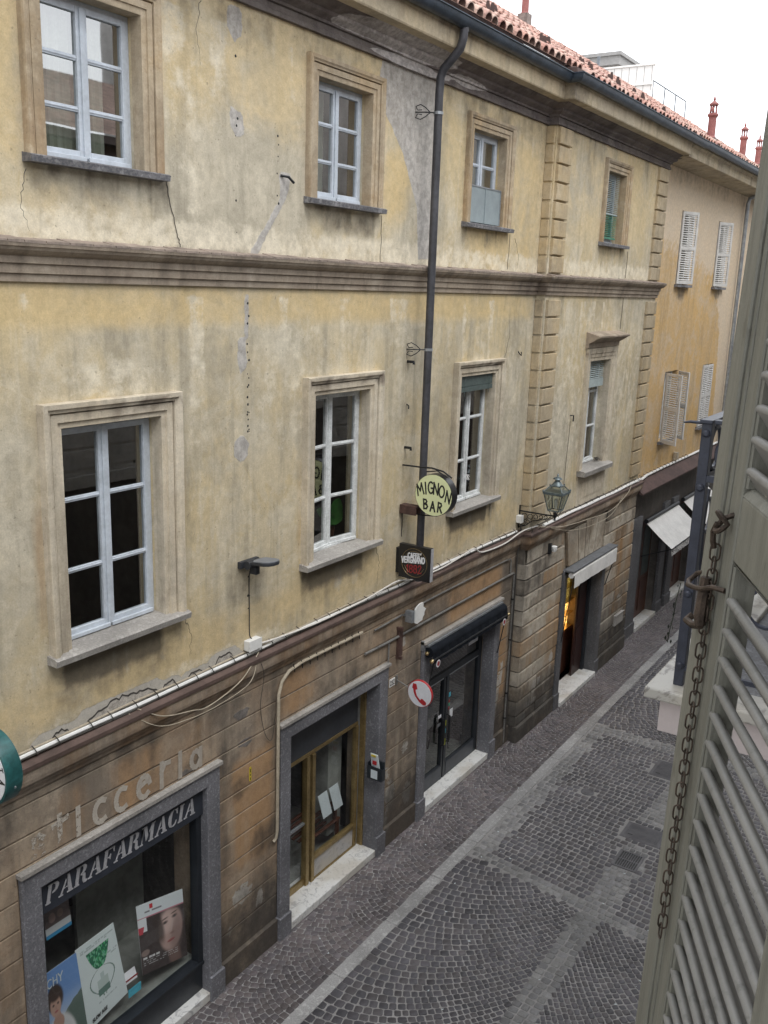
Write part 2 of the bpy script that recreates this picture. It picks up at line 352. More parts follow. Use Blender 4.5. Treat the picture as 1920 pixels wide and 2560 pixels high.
# vertex coloured print (posters)
m = NT('print'); a = m.n('Attribute', attribute_name='col'); m.lk(a.outputs['Color'], m.bsdf.inputs['Base Color']); m.bsdf.inputs['Roughness'].default_value = .35
# paving
m = NT('cobble'); a = m.n('Attribute', attribute_name='col'); n1 = m.noise(1.1, 4, .6); n2 = m.noise(60, 4, .65, seed=2)
c = m.mix(1., a.outputs['Color'], m.math('MULTIPLY', m.math('MULTIPLY', m.ss(n1, .25, .75, .80, 1.2), m.ss(m.noise(.45, 6, .7, seed=9), .35, .65, .82, 1.15)), m.ss(n2, .25, .75, .8, 1.2)), 'MULTIPLY'); m.bump(n2, .4, .004); m.out(c, m.ss(n2, .2, .8, .42, .7))
m = NT('joint'); n1 = m.noise(2, 5, .6); n2 = m.noise(80, 3, .6, seed=4); n3 = m.noise(.7, 3, .6, seed=6)
c = m.mix(m.ss(n1, .3, .7), (.24, .233, .228), (.335, .323, .316)); c = m.mix(m.math('MULTIPLY', m.ss(n3, .5, .75), .5), c, (.2, .19, .18)); c = m.mix(1., c, m.ss(n2, .2, .8, .75, 1.2), 'MULTIPLY'); m.bump(n2, .4, .004); m.out(c, .9)
m = NT('cast_iron'); n1 = m.noise(5, 5, .7); n2 = m.noise(50, 4, .6, seed=4); c = m.mix(m.ss(n1, .35, .65), (.10, .098, .106), (.145, .142, .152)); c = m.mix(m.ss(m.noise(9, 6, .8, seed=12), .68, .72), c, (.5, .5, .5)); m.bump(n2, .3, .003); m.out(c, .45, .3)
simple('mortar_pale', (.40,.37,.33), .95, 0, var=.35, scale=20, bump=.5)
simple('asphalt', (.07, .068, .066), .9, 0, var=.3)
# ------------------------------------------------------------------ wear and tone painted as masks (stains, mended plaster)
def sstep(v, a, b):
    t = np.clip((v-a)/(b-a), 0, 1); return t*t*(3-2*t)
def ell(x, z, cx, cz, rx, rz, soft=.5):
    d = np.sqrt(((x-cx)/rx)**2+((z-cz)/rz)**2); return 1-sstep(d, 1-soft, 1+soft)
def rect(x, z, x0, x1, z0, z1, sx=.1, sz=.1):
    return sstep(x, x0-sx, x0+sx)*(1-sstep(x, x1-sx, x1+sx))*sstep(z, z0-sz, z0+sz)*(1-sstep(z, z1-sz, z1+sz))
def poly_d(x, z, P):
    """signed distance to a polygon, positive inside"""
    d = np.full(x.shape, 1e9); ins = np.zeros(x.shape, bool); n = len(P)
    for i in range(n):
        ax, az = P[i]; bx, bz = P[(i+1) % n]; ex, ez = bx-ax, bz-az
        t = np.clip(((x-ax)*ex+(z-az)*ez)/(ex*ex+ez*ez), 0, 1); d = np.minimum(d, np.hypot(x-ax-t*ex, z-az-t*ez))
        c = ((az > z) != (bz > z)) & (x < (bx-ax)*(z-az)/((bz-az) if bz != az else 1e-9)+ax); ins ^= c
    return np.where(ins, d, -d)
def patch_of(d, soft=.12): return np.clip(.5+d/soft*.5, 0, 1)
def n1d(x, s, seed):
    g_ = np.random.default_rng(seed).random(2048); q = (x+10)*s; i = q.astype(int) % 2047; t = q-np.floor(q); t = t*t*(3-2*t); return g_[i]*(1-t)+g_[i+1]*t
def drips(x, z, ztop, L, s=13, thr=.55, seed=1):
    a = sstep(n1d(x, s, seed), thr, thr+.25); ln = L*(.25+n1d(x, s*.6, seed+7)); return a*(z < ztop+.03)*np.clip(1-(ztop-z)/ln, 0, 1)**.7
def paint_main(x, z):
    A = np.zeros((len(x), 3)); B = np.zeros((len(x), 3))
    mx_ = lambda arr, c, v: arr.__setitem__((slice(None), c), np.maximum(arr[:, c], v))
    # mended grey render
    polys = [[(9.08,9.9),(10.3,10.0),(10.23,9.2),(10.19,7.81),(9.95,7.8),(9.87,8.38),(9.52,8.95),(9.26,9.21),(9.11,9.33),(9.0,9.68)],
        [(7.32,8.5),(7.5,8.5),(7.46,8.3),(7.10,7.86),(7.02,7.72),(6.86,7.72),(7.0,7.86),(7.33,8.25)],
        [(6.62,9.80),(6.79,9.78),(6.80,9.58),(6.69,9.50),(6.60,9.62)], [(6.62,8.98),(6.80,8.95),(6.84,8.76),(6.72,8.72),(6.63,8.82)],
        [(6.71,6.95),(6.83,6.96),(6.85,6.70),(6.76,6.60),(6.72,6.72)], [(6.66,5.98),(6.78,6.03),(6.88,5.93),(6.86,5.80),(6.76,5.75),(6.67,5.83)],
        [(6.80,7.36),(6.88,7.36),(6.88,6.95),(6.82,6.95)], [(10.05,8.9),(10.3,8.9),(10.35,8.5),(10.2,8.3),(10.08,8.5)]]
    for p_ in polys: mx_(A, 0, patch_of(poly_d(x, z, p_)))
    # soot under sills, beside the pipe; darker towards the eaves
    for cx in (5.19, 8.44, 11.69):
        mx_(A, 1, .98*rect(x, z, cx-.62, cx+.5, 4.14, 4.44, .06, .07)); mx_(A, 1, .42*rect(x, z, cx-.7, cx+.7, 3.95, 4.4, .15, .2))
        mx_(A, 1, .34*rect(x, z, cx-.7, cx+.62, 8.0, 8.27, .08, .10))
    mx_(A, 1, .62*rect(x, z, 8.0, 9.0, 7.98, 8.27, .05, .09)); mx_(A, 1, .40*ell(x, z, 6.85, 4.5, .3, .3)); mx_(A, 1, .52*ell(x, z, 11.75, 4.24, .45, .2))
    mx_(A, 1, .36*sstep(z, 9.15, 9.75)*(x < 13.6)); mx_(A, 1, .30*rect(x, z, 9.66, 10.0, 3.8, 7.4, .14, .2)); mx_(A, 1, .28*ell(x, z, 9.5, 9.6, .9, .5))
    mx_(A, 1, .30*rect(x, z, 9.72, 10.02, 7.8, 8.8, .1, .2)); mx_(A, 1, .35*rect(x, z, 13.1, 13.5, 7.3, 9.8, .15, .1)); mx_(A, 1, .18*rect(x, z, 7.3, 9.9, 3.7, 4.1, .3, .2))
    mx_(A, 1, .3*rect(x, z, 15.5, 17.0, 8.0, 8.24, .1, .1)); mx_(A, 1, .22*rect(x, z, 14.1, 18.2, 7.1, 7.4, .2, .1)); mx_(A, 1, .25*rect(x, z, 14.9, 15.5, 6.2, 7.0, .1, .2))
    mx_(A, 1, .32*rect(x, z, 6.8, 6.88, 3.95, 5.8, .03, .1))
    for cx, cz, q in ((5.6,7.0,.16),(8.6,6.95,.18),(5.3,4.0,.2),(7.3,6.2,.12),(10.7,5.2,.16),(12.8,8.7,.14)): mx_(A, 1, q*ell(x, z, cx, cz, .7, .4, .8))
    mx_(A, 1, .42*drips(x, z, 9.84, .75, 9, .5, 21)); mx_(A, 1, .26*drips(x, z, 7.42, .9, 7, .55, 22)); mx_(B, 1, .5*drips(x, z, 7.30, 1.6, 5, .62, 23)); mx_(B, 1, .5*drips(x, z, 9.6, 1.8, 4, .6, 24))
    for cx in (5.19, 8.44, 11.69):
        mx_(A, 1, .85*drips(x, z, 4.42, .55, 14, .5, 30)*(np.abs(x-cx) < .76)); mx_(A, 1, .75*drips(x, z, 8.26, .42, 15, .5, 31)*(np.abs(x-cx) < .68)); mx_(B, 1, .6*drips(x, z, 4.3, .7, 11, .62, 33)*(np.abs(x-cx) < .8))
    mx_(A, 1, .6*drips(x, z, 8.25, .35, 15, .5, 35)*(np.abs(x-16.13) < .65))
    # plaster fallen away above the ledge
    for a_, b_, h in ((4.3,4.65,.10),(4.75,5.6,.15),(5.62,5.85,.10),(6.32,6.66,.13),(5.95,6.25,.08)): mx_(A, 2, patch_of(h-np.abs(z-3.76)-.9*np.maximum(0, np.maximum(a_-x, x-b_)), .05))
    # ochre wash strongest below the bands and around the frames
    mx_(B, 0, .55*rect(x, z, 3, 13.4, 7.05, 7.45, .2, .12)); mx_(B, 0, .38*sstep(z, 8.2, 9.2)); mx_(B, 0, .45*rect(x, z, 3, 13.4, 3.8, 4.35, .3, .2))
    mx_(B, 0, .5*rect(x, z, 11.0, 13.4, 7.7, 9.6, .3, .3)); mx_(B, 0, .35*rect(x, z, 13.4, 18.9, 8.2, 9.4, .3, .3)); mx_(B, 0, .55*ell(x, z, 9.4, 8.6, .35, .5))
    for cx, w_ in ((5.19,.76),(8.44,.76),(11.69,.76)): mx_(B, 2, .42*rect(x, z, cx-w_-.08, cx-w_+.06, 4.5, 5.9, .05, .3)); mx_(B, 2, .25*rect(x, z, cx+w_-.02, cx+w_+.08, 4.5, 6.0, .05, .3))
    mx_(B, 0, .5*rect(x, z, 4.2, 4.5, 8.2, 9.6, .1, .1)); mx_(B, 0, .4*ell(x, z, 7.6, 9.1, 1.0, .5)); mx_(B, 0, .35*ell(x, z, 5.0, 8.0, .8, .2))
    # bleached band
    mx_(B, 1, .55*rect(x, z, 3, 18.9, 7.68, 8.0, .3, .12)); mx_(B, 1, .45*ell(x, z, 5.2, 6.68, .6, .2)); mx_(B, 1, .35*ell(x, z, 7.6, 6.4, .7, .8)); mx_(B, 1, .3*ell(x, z, 12.7, 6.0, .5, 1.0))
    mx_(B, 1, .4*rect(x, z, 6.0, 6.3, 7.7, 9.4, .15, .3)); mx_(B, 1, .45*rect(x, z, 4.2, 7.5, 3.72, 3.95, .3, .1)); mx_(B, 1, .35*rect(x, z, 13.8, 18.3, 4.5, 7.0, .3, .5))
    return A, B
def paint_cornice(x, z):
    A = np.zeros((len(x), 3)); B = np.zeros((len(x), 3))
    A[:, 0] = np.maximum.reduce([ell(x, z, 9.3, 10.02, 1.3, .09, .35)*.75, ell(x, z, 8.4, 9.98, .5, .05, .3)*.6, ell(x, z, 9.6, 9.88, .9, .06, .3)*.8, ell(x, z, 10.9, 9.93, .6, .06, .4)*.65])
    B[:, 1] = .25*sstep(x, 9.5, 9.9); A[:, 1] = .35*(1-sstep(x, 8.6, 9.2))+.3*sstep(x, 13, 14); return A, B
def paint_fascia(x, z):
    A = np.zeros((len(x), 3)); B = np.zeros((len(x), 3)); A[:, 1] = .25*sstep(z, 10.12, 10.25)+.35*ell(x, z, 9.9, 10.2, .4, .2)+.5*ell(x, z, 13.3, 10.1, .5, .2); return A, B
def paint_band(x, z):
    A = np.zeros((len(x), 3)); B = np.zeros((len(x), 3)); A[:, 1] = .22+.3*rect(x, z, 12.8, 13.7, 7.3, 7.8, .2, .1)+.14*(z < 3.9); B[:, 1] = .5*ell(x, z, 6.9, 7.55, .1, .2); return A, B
def paint_trim(x, z):
    A = np.zeros((len(x), 3)); B = np.zeros((len(x), 3))
    A[:, 1] = .20*rect(x, z, 0, 20, 6.33, 6.47, .1, .03)+.6*drips(x, z, 6.48, .12, 17, .45, 51)+.18*(z < 4.9)*(z > 4)+.05; B[:, 2] = .2*(z > 6.3)*(z < 6.5); return A, B
def paint_ochre_trim(x, z):
    A = np.zeros((len(x), 3)); B = np.zeros((len(x), 3)); B[:, 1] = .25; B[:, 2] = .35*(1-sstep(z, 8.5, 9.4)); A[:, 1] = .22*sstep(z, 9.35, 9.55); return A, B
def paint_rustic(x, z):
    A = np.zeros((len(x), 3)); B = np.zeros((len(x), 3))
    mx_ = lambda arr, c, v: arr.__setitem__((slice(None), c), np.maximum(arr[:, c], v))
    mx_(A, 1, .45*drips(x, z, 3.40, 1.1, 8, .5, 41)); mx_(A, 1, .40*drips(x, z, 2.72, .9, 10, .55, 42)); mx_(B, 1, .45*drips(x, z, 3.3, 1.6, 9, .66, 43))
    mx_(A, 1, .92*(1-sstep(z, .35, 1.65))); mx_(A, 1, .42*rect(x, z, 9.5, 10.5, 0, 3.2, .15, .2)); mx_(A, 1, .55*rect(x, z, 6.38, 6.55, 1.2, 2.9, .06, .2))
    mx_(A, 1, .38*sstep(z, 3.12, 3.42)); mx_(A, 1, .6*ell(x, z, 6.72, 2.24, .13, .16)); mx_(A, 1, .6*ell(x, z, 7.15, 1.45, .3, .25)); mx_(A, 1, .55*rect(x, z, 7.8, 9.3, 2.6, 2.95, .3, .15))
    mx_(A, 1, .5*rect(x, z, 12.9, 13.5, 2.4, 3.3, .2, .2)); mx_(A, 1, .5*rect(x, z, 10.4, 11.9, 2.95, 3.3, .3, .1)); mx_(A, 1, .62*ell(x, z, 6.0, 2.83, .2, .06)); mx_(A, 1, .45*rect(x, z, 17.4, 18.9, .3, 1.6, .1, .3))
    for cx, cz in ((6.35,3.55),(6.75,3.1),(6.8,2.75),(5.95,2.78)): mx_(B, 1, .0*x); mx_(A, 0, .62*ell(x, z, cx, cz, .18, .09, .5))
    mx_(B, 2, .75*rect(x, z, 6.6, 7.25, 1.25, 2.6, .12, .15)); mx_(B, 2, .6*rect(x, z, 7.4, 8.1, 2.75, 3.3, .2, .1)); mx_(B, 2, .75*rect(x, z, 11.1, 12.9, 2.75, 3.35, .25, .12)); mx_(B, 2, .7*rect(x, z, 12.9, 13.25, .9, 2.3, .06, .2))
    mx_(B, 2, .35*rect(x, z, 4.0, 6.3, 2.7, 3.3, .3, .1)); mx_(B, 2, .6*rect(x, z, 14.4, 15.1, .8, 2.3, .1, .2)); mx_(B, 2, .5*rect(x, z, 17.6, 18.9, 1.6, 2.9, .2, .2)); mx_(B, 2, .4*rect(x, z, 9.4, 9.8, .3, 1.6, .1, .2))
    bay = x > BX0-.05; iz = np.floor((3.16-z)/.268).astype(int); ix = np.floor(np.where(bay, x/.72+.37*(iz % 2), x/1.9)).astype(int); hsh = np.abs(np.sin(ix*12.9898+iz*78.233)*43758.5453) % 1; hs2 = np.abs(np.sin(ix*39.35+iz*11.13)*24634.63) % 1
    mx_(B, 1, np.where(bay, .55*(hsh > .62), .22*(hsh > .8))); mx_(A, 1, np.where(bay, .34*(hs2 > .72), .22*(hs2 > .75))); mx_(B, 2, np.where(bay, .5*(hsh < .25), .2*(hsh < .2)))
    # fallen render low on the piers
    for cx, cz, rx, rz in ((6.75,.95,.22,.17),(7.05,.75,.10,.16),(6.55,.62,.10,.12),(9.75,.75,.18,.3),(10.1,1.3,.14,.12),(9.65,.35,.1,.2),(13.1,1.4,.08,.3),(12.95,.75,.1,.3),(14.0,.55,.3,.12),(14.6,.35,.2,.18),(14.2,.85,.3,.12),(13.7,.35,.2,.2),(14.8,1.1,.12,.2),(17.6,.5,.2,.15),(18.5,.8,.2,.2),(10.2,.55,.15,.25),(9.65,1.1,.1,.15),(12.98,1.1,.1,.4),(13.8,1.9,.12,.1),(18.3,1.3,.2,.12),(9.95,2.9,.1,.12)): mx_(A, 2, .62*ell(x, z, cx, cz, rx, rz, .6))
    for cx, cz, rx, rz in ((13.8,2.6,.22,.12),(13.85,2.1,.25,.12),(13.8,1.55,.22,.12),(14.0,1.0,.3,.2),(10.15,1.8,.06,.5),(9.9,1.2,.08,.6)): mx_(B, 1, .65*ell(x, z, cx, cz, rx, rz, .5))
    return A, B
def paint_far(x, z):
    A = np.zeros((len(x), 3)); B = np.zeros((len(x), 3))
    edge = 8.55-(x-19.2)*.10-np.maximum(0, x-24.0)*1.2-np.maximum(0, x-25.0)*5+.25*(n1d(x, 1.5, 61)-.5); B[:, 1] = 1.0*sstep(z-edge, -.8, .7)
    A[:, 1] = np.maximum(.34*sstep(z, 9.5, 9.95), .6*np.maximum(ell(x, z, 21.2, 7.55, .35, .18), ell(x, z, 24.3, 7.58, .35, .16)))
    A[:, 1] = np.maximum(A[:, 1], .3*ell(x, z, 21, 4.0, .5, .3)); return A, B
# ------------------------------------------------------------------ the long ochre house
GF = 3.47     # top of the rusticated ground floor
BX0, BX1, BY = 13.46, 18.9, -.15
house = empty('town_house', (9, 0, 0), label='long weathered ochre house with shops below and a projecting bay of quoins', cat='building')
upper = [(4.66, 5.71), (7.92, 8.97), (11.17, 12.20)]
lowW = [(a, b, 4.50, 6.32) for a, b in upper]; upW = [(a, b, 8.31, 9.46) for a, b in ((4.66,5.60),(7.90,8.87),(11.18,12.14))]
bayW = [(15.56, 16.58, 4.44, 6.33), (15.69, 16.58, 8.31, 9.46)]
shops = [(4.22, 6.19, 2.53), (7.53, 9.36, 2.53), (10.62, 12.68, 2.53)]
def cut(x0, x1, z0, z1, holes):
    xs = sorted({x0, x1, *[h[0] for h in holes], *[h[1] for h in holes]}); out = []
    for a, b in zip(xs[:-1], xs[1:]):
        if b <= x0 or a >= x1: continue
        hz = sorted((h[2], h[3]) for h in holes if h[0] <= a+1e-6 and h[1] >= b-1e-6); z = z0
        for q0, q1 in hz:
            if q0 > z: out.append((a, b, z, min(q0, z1)))
            z = max(z, q1)
        if z < z1: out.append((a, b, z, z1))
    return out
def reveal(mb, x0, x1, z0, z1, y0, y1, bottom=True):
    for (a, b) in (((x0, z0), (x0, z1)), ((x0, z1), (x1, z1)), ((x1, z1), (x1, z0)))+((((x1, z0), (x0, z0)),) if bottom else ()):
        n = 8
        for i in range(n):
            p = [a[k]+(b[k]-a[k])*i/n for k in (0, 1)]; q = [a[k]+(b[k]-a[k])*(i+1)/n for k in (0, 1)]
            mb.quad((p[0], y0, p[1]), (q[0], y0, q[1]), (q[0], y1, q[1]), (p[0], y1, p[1]))
mb = MB()
for a in cut(-3, BX0, GF, 10.12, lowW+upW): mb.panel(*a, 0, .05)
for h in lowW+upW: reveal(mb, *h, 0, .30)
for a in cut(BX0, BX1, GF, 10.12, bayW): mb.panel(*a, BY, .05)
for h in bayW: reveal(mb, *h, BY, .15)
for X in (BX0, BX1):
    for k in range(66): mb.quad((X, 0, GF+k*.1), (X, BY, GF+k*.1), (X, BY, GF+.1+k*.1), (X, 0, GF+.1+k*.1))
mb.build('wall', 'plaster', house, paint=paint_main)
# rusticated ground floor: backing and raised courses with open joints
mb = MB(); sh3 = [(a, b, -.1, t) for a, b, t in shops]
for a in cut(-3, BX0, 0, GF, sh3): mb.panel(*a, .018, .12)
for a, b, t in shops: reveal(mb, a, b, -.1, t, -.02, .45, False)
lines = [3.47, 3.31]+[3.03-.268*i for i in range(11)]; lines = lines[:-1]+[.30]
sr = [(a-.19, b+.19, -.1, t+.17) for a, b, t in shops]
for hi, lo in zip(lines[:-1], lines[1:]):
    for (a, b, z0, z1) in cut(-3, BX0, lo+.007, hi-.007, sr):
        if z1-z0 > .03:
            mb.panel(a, b, z0+.004, z1-.004, 0, .09); mb.quad((a, 0, z0+.004), (b, 0, z0+.004), (b, .018, z0), (a, .018, z0)); mb.quad((a, .018, z1), (b, .018, z1), (b, 0, z1-.004), (a, 0, z1-.004))
for (a, b, z0, z1) in cut(-3, BX0, .0, .29, [(s[0]-.02, s[1]+.02, -.1, 5) for s in sr]): mb.panel(a, b, z0, z1, -.035, .08); mb.quad((a, -.035, z1), (b, -.035, z1), (b, .02, z1+.02), (a, .02, z1+.02))
mb.build('ground_floor_wall', 'rustic', house, paint=paint_rustic)
# bay ground floor in blocks with wide joints and a flat arch over the door
mb = MB(); DO = (15.22, 17.05, -.1, 2.50)
for a in cut(BX0, BX1, 0, GF, [DO]): mb.panel(*a, BY+.035, .12)
reveal(mb, *DO, BY-.02, .5, False)
for X in (BX0, BX1): mb.quad((X, 0, 0), (X, BY+.035, 0), (X, BY+.035, GF), (X, 0, GF))
bl = [3.16-.268*i for i in range(12)]; bl[-1] = .30
rng = random.Random(3)
for i, (hi, lo) in enumerate(zip(bl[:-1], bl[1:])):
    odd = i % 2
    xsL = [BX0-.012, 14.02 if odd else 14.22, 15.03]; xsR = [17.24, 17.95 if odd else 18.15, BX1+.012]
    if hi > 2.75: xsL = [BX0-.012, 14.22 if odd == 0 else 14.02, 15.05]; xsR = [17.1, 18.1 if odd else 17.8, BX1+.012]
    for xs in (xsL, xsR):
        for a, b in zip(xs[:-1], xs[1:]):
            j = rng.uniform(-.006, .006); mb.bbox(a+.009, b-.009, BY-.02+j, BY+.04, lo+.010, hi-.010, .014)
            mb.panel(a+.024, b-.024, lo+.025, hi-.025, BY-.021+j, .08)
    mb.add([(BX0-.012, y, z) for y in (-.135, -.005) for z in (lo+.01, hi-.01)], [(0, 1, 3, 2)])
for a, b, c, d in ((15.12, 15.62, 15.30, 15.74), (15.65, 16.02, 15.77, 16.05), (16.05, 16.26, 16.08, 16.22), (16.29, 16.66, 16.25, 16.53), (16.69, 17.1, 16.56, 16.95)):
    z1 = 3.36 if c != 16.08 else 3.42; mb.prism([(c, 2.70), (d, 2.70), (b, z1), (a, z1)], (0, BY-.022, 0), (1,0,0), (0,0,1), (0, .05, 0))
mb.panel(BX0, 15.0, 3.18, 3.40, BY-.01, .09); mb.panel(17.2, BX1, 3.18, 3.40, BY-.01, .09)
for a, b in ((BX0-.02, 15.02), (17.28, BX1+.02)):
    mb.bbox(a, b, BY-.05, BY+.04, 0, .30, .02); mb.panel(a+.03, b-.03, .01, .28, BY-.051, .08)
mb.build('bay_ground_wall', 'rustic_bay', house, paint=paint_rustic)
# quoins of the bay
for z_top, n, z_end in ((9.83, 8, 7.74), (7.36, 13, 3.86)):
    st = (z_top-z_end)/n; ml, mr = MB(), MB()
    for i in range(n):
        hi = z_top-i*st-.015; lo = z_top-(i+1)*st+.015
        ml.bbox(BX0+.05, 13.97, BY-.05, BY+.01, lo, hi, .008); ml.panel(BX0+.065, 13.955, lo+.015, hi-.015, BY-.0505, .1)
        ml.add([(BX0-.03, -.125, lo), (BX0-.03, -.005, lo), (BX0-.03, -.005, hi), (BX0-.03, -.125, hi), (BX0+.01, -.135, lo), (BX0+.01, -.135, hi), (BX0+.01, 0, lo), (BX0+.01, 0, hi)],
            [(0,1,2,3), (4,0,3,5), (1,6,7,2), (3,2,7,5), (0,4,6,1)])
        mr.bbox(18.30, BX1-.03, BY-.05, BY+.01, lo, hi, .008); mr.panel(18.315, BX1-.045, lo+.015, hi-.015, BY-.0505, .1)
    ml.build('quoin', 'quoin_plaster', house, paint=paint_band); mr.build('quoin', 'quoin_plaster', house, paint=paint_band)
# mouldings
PATH = [(-3, 0), (BX0, 0), (BX0, BY), (BX1, BY), (BX1, .02)]
prof = [(0,9.83),(.045,9.83),(.045,9.87),(.03,9.88),(.03,9.93),(.06,9.935),(.06,9.96),(.085,9.975),(.115,9.99),(.13,10.0),(.13,10.03),(.20,10.05),(.245,10.07),(.26,10.085),(.26,10.10),(0,10.10)]
c_ = MB().sweep(PATH, prof, .06, cap=False).build('cornice', 'cornice_dark', house, paint=paint_cornice)
dm = bpy.data.textures.new('crumble', 'CLOUDS'); dm.noise_scale = .16; dm.noise_depth = 3
mo = c_.modifiers.new('crumble', 'DISPLACE'); mo.texture = dm; mo.strength = .018; mo.mid_level = .5; mo.texture_coords = 'GLOBAL'
MB().sweep(PATH[:-1]+[(BX1+.0, BY)], [(0,10.39),(.43,10.385),(.43,10.43),(.415,10.49),(.30,10.53),(0,10.66)]).build('roof_edge', 'tile_broken', house)
MB().sweep(PATH[:-1]+[(BX1+.0, BY)], [(0,10.085),(.40,10.085),(.41,10.10),(.412,10.27),(.425,10.29),(.425,10.37),(.30,10.38),(0,10.38)], .12).build('eaves_board', 'fascia', house, paint=paint_fascia)
prof = [(0,7.42),(.03,7.42),(.03,7.475),(.05,7.48),(.05,7.545),(.07,7.55),(.07,7.60),(.10,7.615),(.13,7.64),(.14,7.66),(.15,7.665),(.155,7.69),(.15,7.697),(0,7.712)]
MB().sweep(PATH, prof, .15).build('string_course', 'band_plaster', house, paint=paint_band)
PATHG = PATH
prof = [(0,3.40),(.02,3.41),(.03,3.44),(.055,3.48),(.06,3.52),(.085,3.525),(.09,3.56),(.09,3.655)]
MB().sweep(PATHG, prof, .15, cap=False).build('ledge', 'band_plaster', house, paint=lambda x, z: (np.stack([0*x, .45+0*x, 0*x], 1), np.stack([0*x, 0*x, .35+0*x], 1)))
MB().sweep(PATHG, [(.085,3.65),(.105,3.652),(.108,3.69),(.098,3.70),(0,3.735)], .3).build('ledge_flashing', 'flashing_brown', house)
# tile nibs along the string course
mb = MB(); rng = random.Random(5); x = 3.0
while x < 18.9:
    y = 0 if x < BX0 else BY; w_ = rng.uniform(.12, .22); z = 7.700+rng.uniform(-.006, .006)
    mb.add([(x, y-.157, 7.69), (x+w_-.008, y-.157, 7.69+rng.uniform(-.003,.006)), (x+w_-.008, y, z+.02), (x, y, z+.02), (x, y-.157, 7.707), (x+w_-.008, y-.157, 7.709), (x+w_-.008, y, z+.035), (x, y, z+.035)], [(0,1,5,4),(4,5,6,7),(1,2,6,5),(3,0,4,7)]); x += w_
mb.build('coping_tile', 'coping_pink', house)
# gutter and roof
GP = [(-3, 0), (BX0, 0), (BX0, BY), (BX1+.6, BY)]
g = [(.50+.085*math.cos(R(a)), 10.375+.10*math.sin(R(a))) for a in range(180, 361, 15)]
gi = [(.50+.078*math.cos(R(a)), 10.375+.092*math.sin(R(a))) for a in range(360, 179, -15)]
MB().sweep(GP, g+[(.60,10.385),(.60,10.375)]+gi).build('gutter', 'gutter_metal', house, smooth=True)
SL = .62; RY = 3.5; EZ = 10.44
def roof_tiles(xa, xb, y_e, ridge, name, parent, seed=1, pitch_=.205, ez=EZ):
    rg = random.Random(seed); mb = MB(); cols = []; L = math.hypot(ridge-y_e, (ridge-y_e)*SL); st = .36; n = int(L/st)+1
    dy, dz = 1/math.hypot(1, SL), SL/math.hypot(1, SL)
    x = xa
    while x < xb:
        yo = y_e if not callable(y_e) else y_e(x)
        for k in range(n):
            s0 = k*st-.03+rg.uniform(-.02, .02); s1 = s0+.44; r0, r1 = .092+rg.uniform(-.006,.006), .074; tx = rg.uniform(-.012, .012); zt = rg.uniform(0, .012)
            c = (rg.random(), rg.random()**2, 0); base = len(mb.v)
            for s_, r_, lift in ((s0, r0, .035+zt), (s1, r1, .005+zt)):
                for a in range(0, 181, 30):
                    X = x+tx+r_*math.cos(R(a)); h = r_*math.sin(R(a))*.95+lift
                    mb.v.append((X, yo+s_*dy-h*dz*.5, ez+(yo+.5)*SL+s_*dz+h)); cols.append(c)
            for q in range(6): mb.f.append((base+q, base+7+q, base+8+q, base+1+q)); mb.m.append(0)
            # dark throat of the tile front, a thin rim left showing
            b2 = len(mb.v)
            for a in range(0, 181, 30):
                X = x+tx+(r0-.014)*math.cos(R(a)); h = (r0-.014)*math.sin(R(a))*.95+.035+zt
                mb.v.append((X, yo+s0*dy-h*dz*.5, ez+(yo+.5)*SL+s0*dz+h)); cols.append(c)
            for q in range(6): mb.f.append((base+q, base+q+1, b2+q+1, b2+q)); mb.m.append(0)
        x += pitch_
    for k, (x0_, x1_) in enumerate([(xa-.1, xb)]):
        yo = y_e if not callable(y_e) else y_e(xb)
        b = len(mb.v); mb.v += [(x0_, yo, ez+(yo+.5)*SL), (x1_, yo, ez+(yo+.5)*SL), (x1_, ridge, ez+(ridge+.5)*SL), (x0_, ridge, ez+(ridge+.5)*SL)]; cols += [(.6,0,0)]*4; mb.f.append((b, b+1, b+2, b+3)); mb.m.append(1)
    o = mb.build(name, ['roof_tile', 'tile_broken'], parent); at = o.data.color_attributes.new('pa', 'FLOAT_COLOR', 'POINT')
    full = np.ones((len(cols), 4), dtype=np.float32); full[:, :3] = cols; at.data.foreach_set('color', full.ravel()); return o
rf = roof_tiles(-3, BX0+.05, -.42, RY, 'roof', house, 1)
roof_tiles(BX0+.1, BX1+.55, -.57, RY, 'bay_roof', house, 2)
MB().box(-3, 19.4, RY, RY+.3, 8, 12.85).quad((-3,RY,12.9),(19.4,RY,12.9),(19.4,RY+4.5,10.2),(-3,RY+4.5,10.2)).build('rear_roof', 'tile_broken', house)
mb = MB()
for i in range(112): mb.tube([(-3+i*.2, RY, 12.93+.01*math.sin(i)), (-3+i*.2+.23, RY, 12.95)], [.10,.085], 8)
mb.build('ridge_tile', 'roof_tile', house)
rng = random.Random(9)
for i, x in enumerate([9.15, 9.95, 10.8, 11.7, 12.6, 13.4, 14.1, 14.85, 15.5, 16.15, 16.8, 17.45, 18.1, 18.7]):
    s_ = .55 if i % 2 else .95; yb = (-.42 if x < BX0 else -.57)+s_; mb = MB()
    for dx in (-.055, .055):
        h = rng.uniform(.13, .19); z0 = EZ+(yb+.5)*SL+.09; mb.prism([(-.032, 0), (.032, 0), (.010, h), (-.014, h)], (x+dx, yb, z0-.03), (.75, -1.1, 0), (0, rng.uniform(-.1, .1), 1), (.014, .012, 0))
    mb.build('snow_guard', 'tile_broken', house, fix=True)
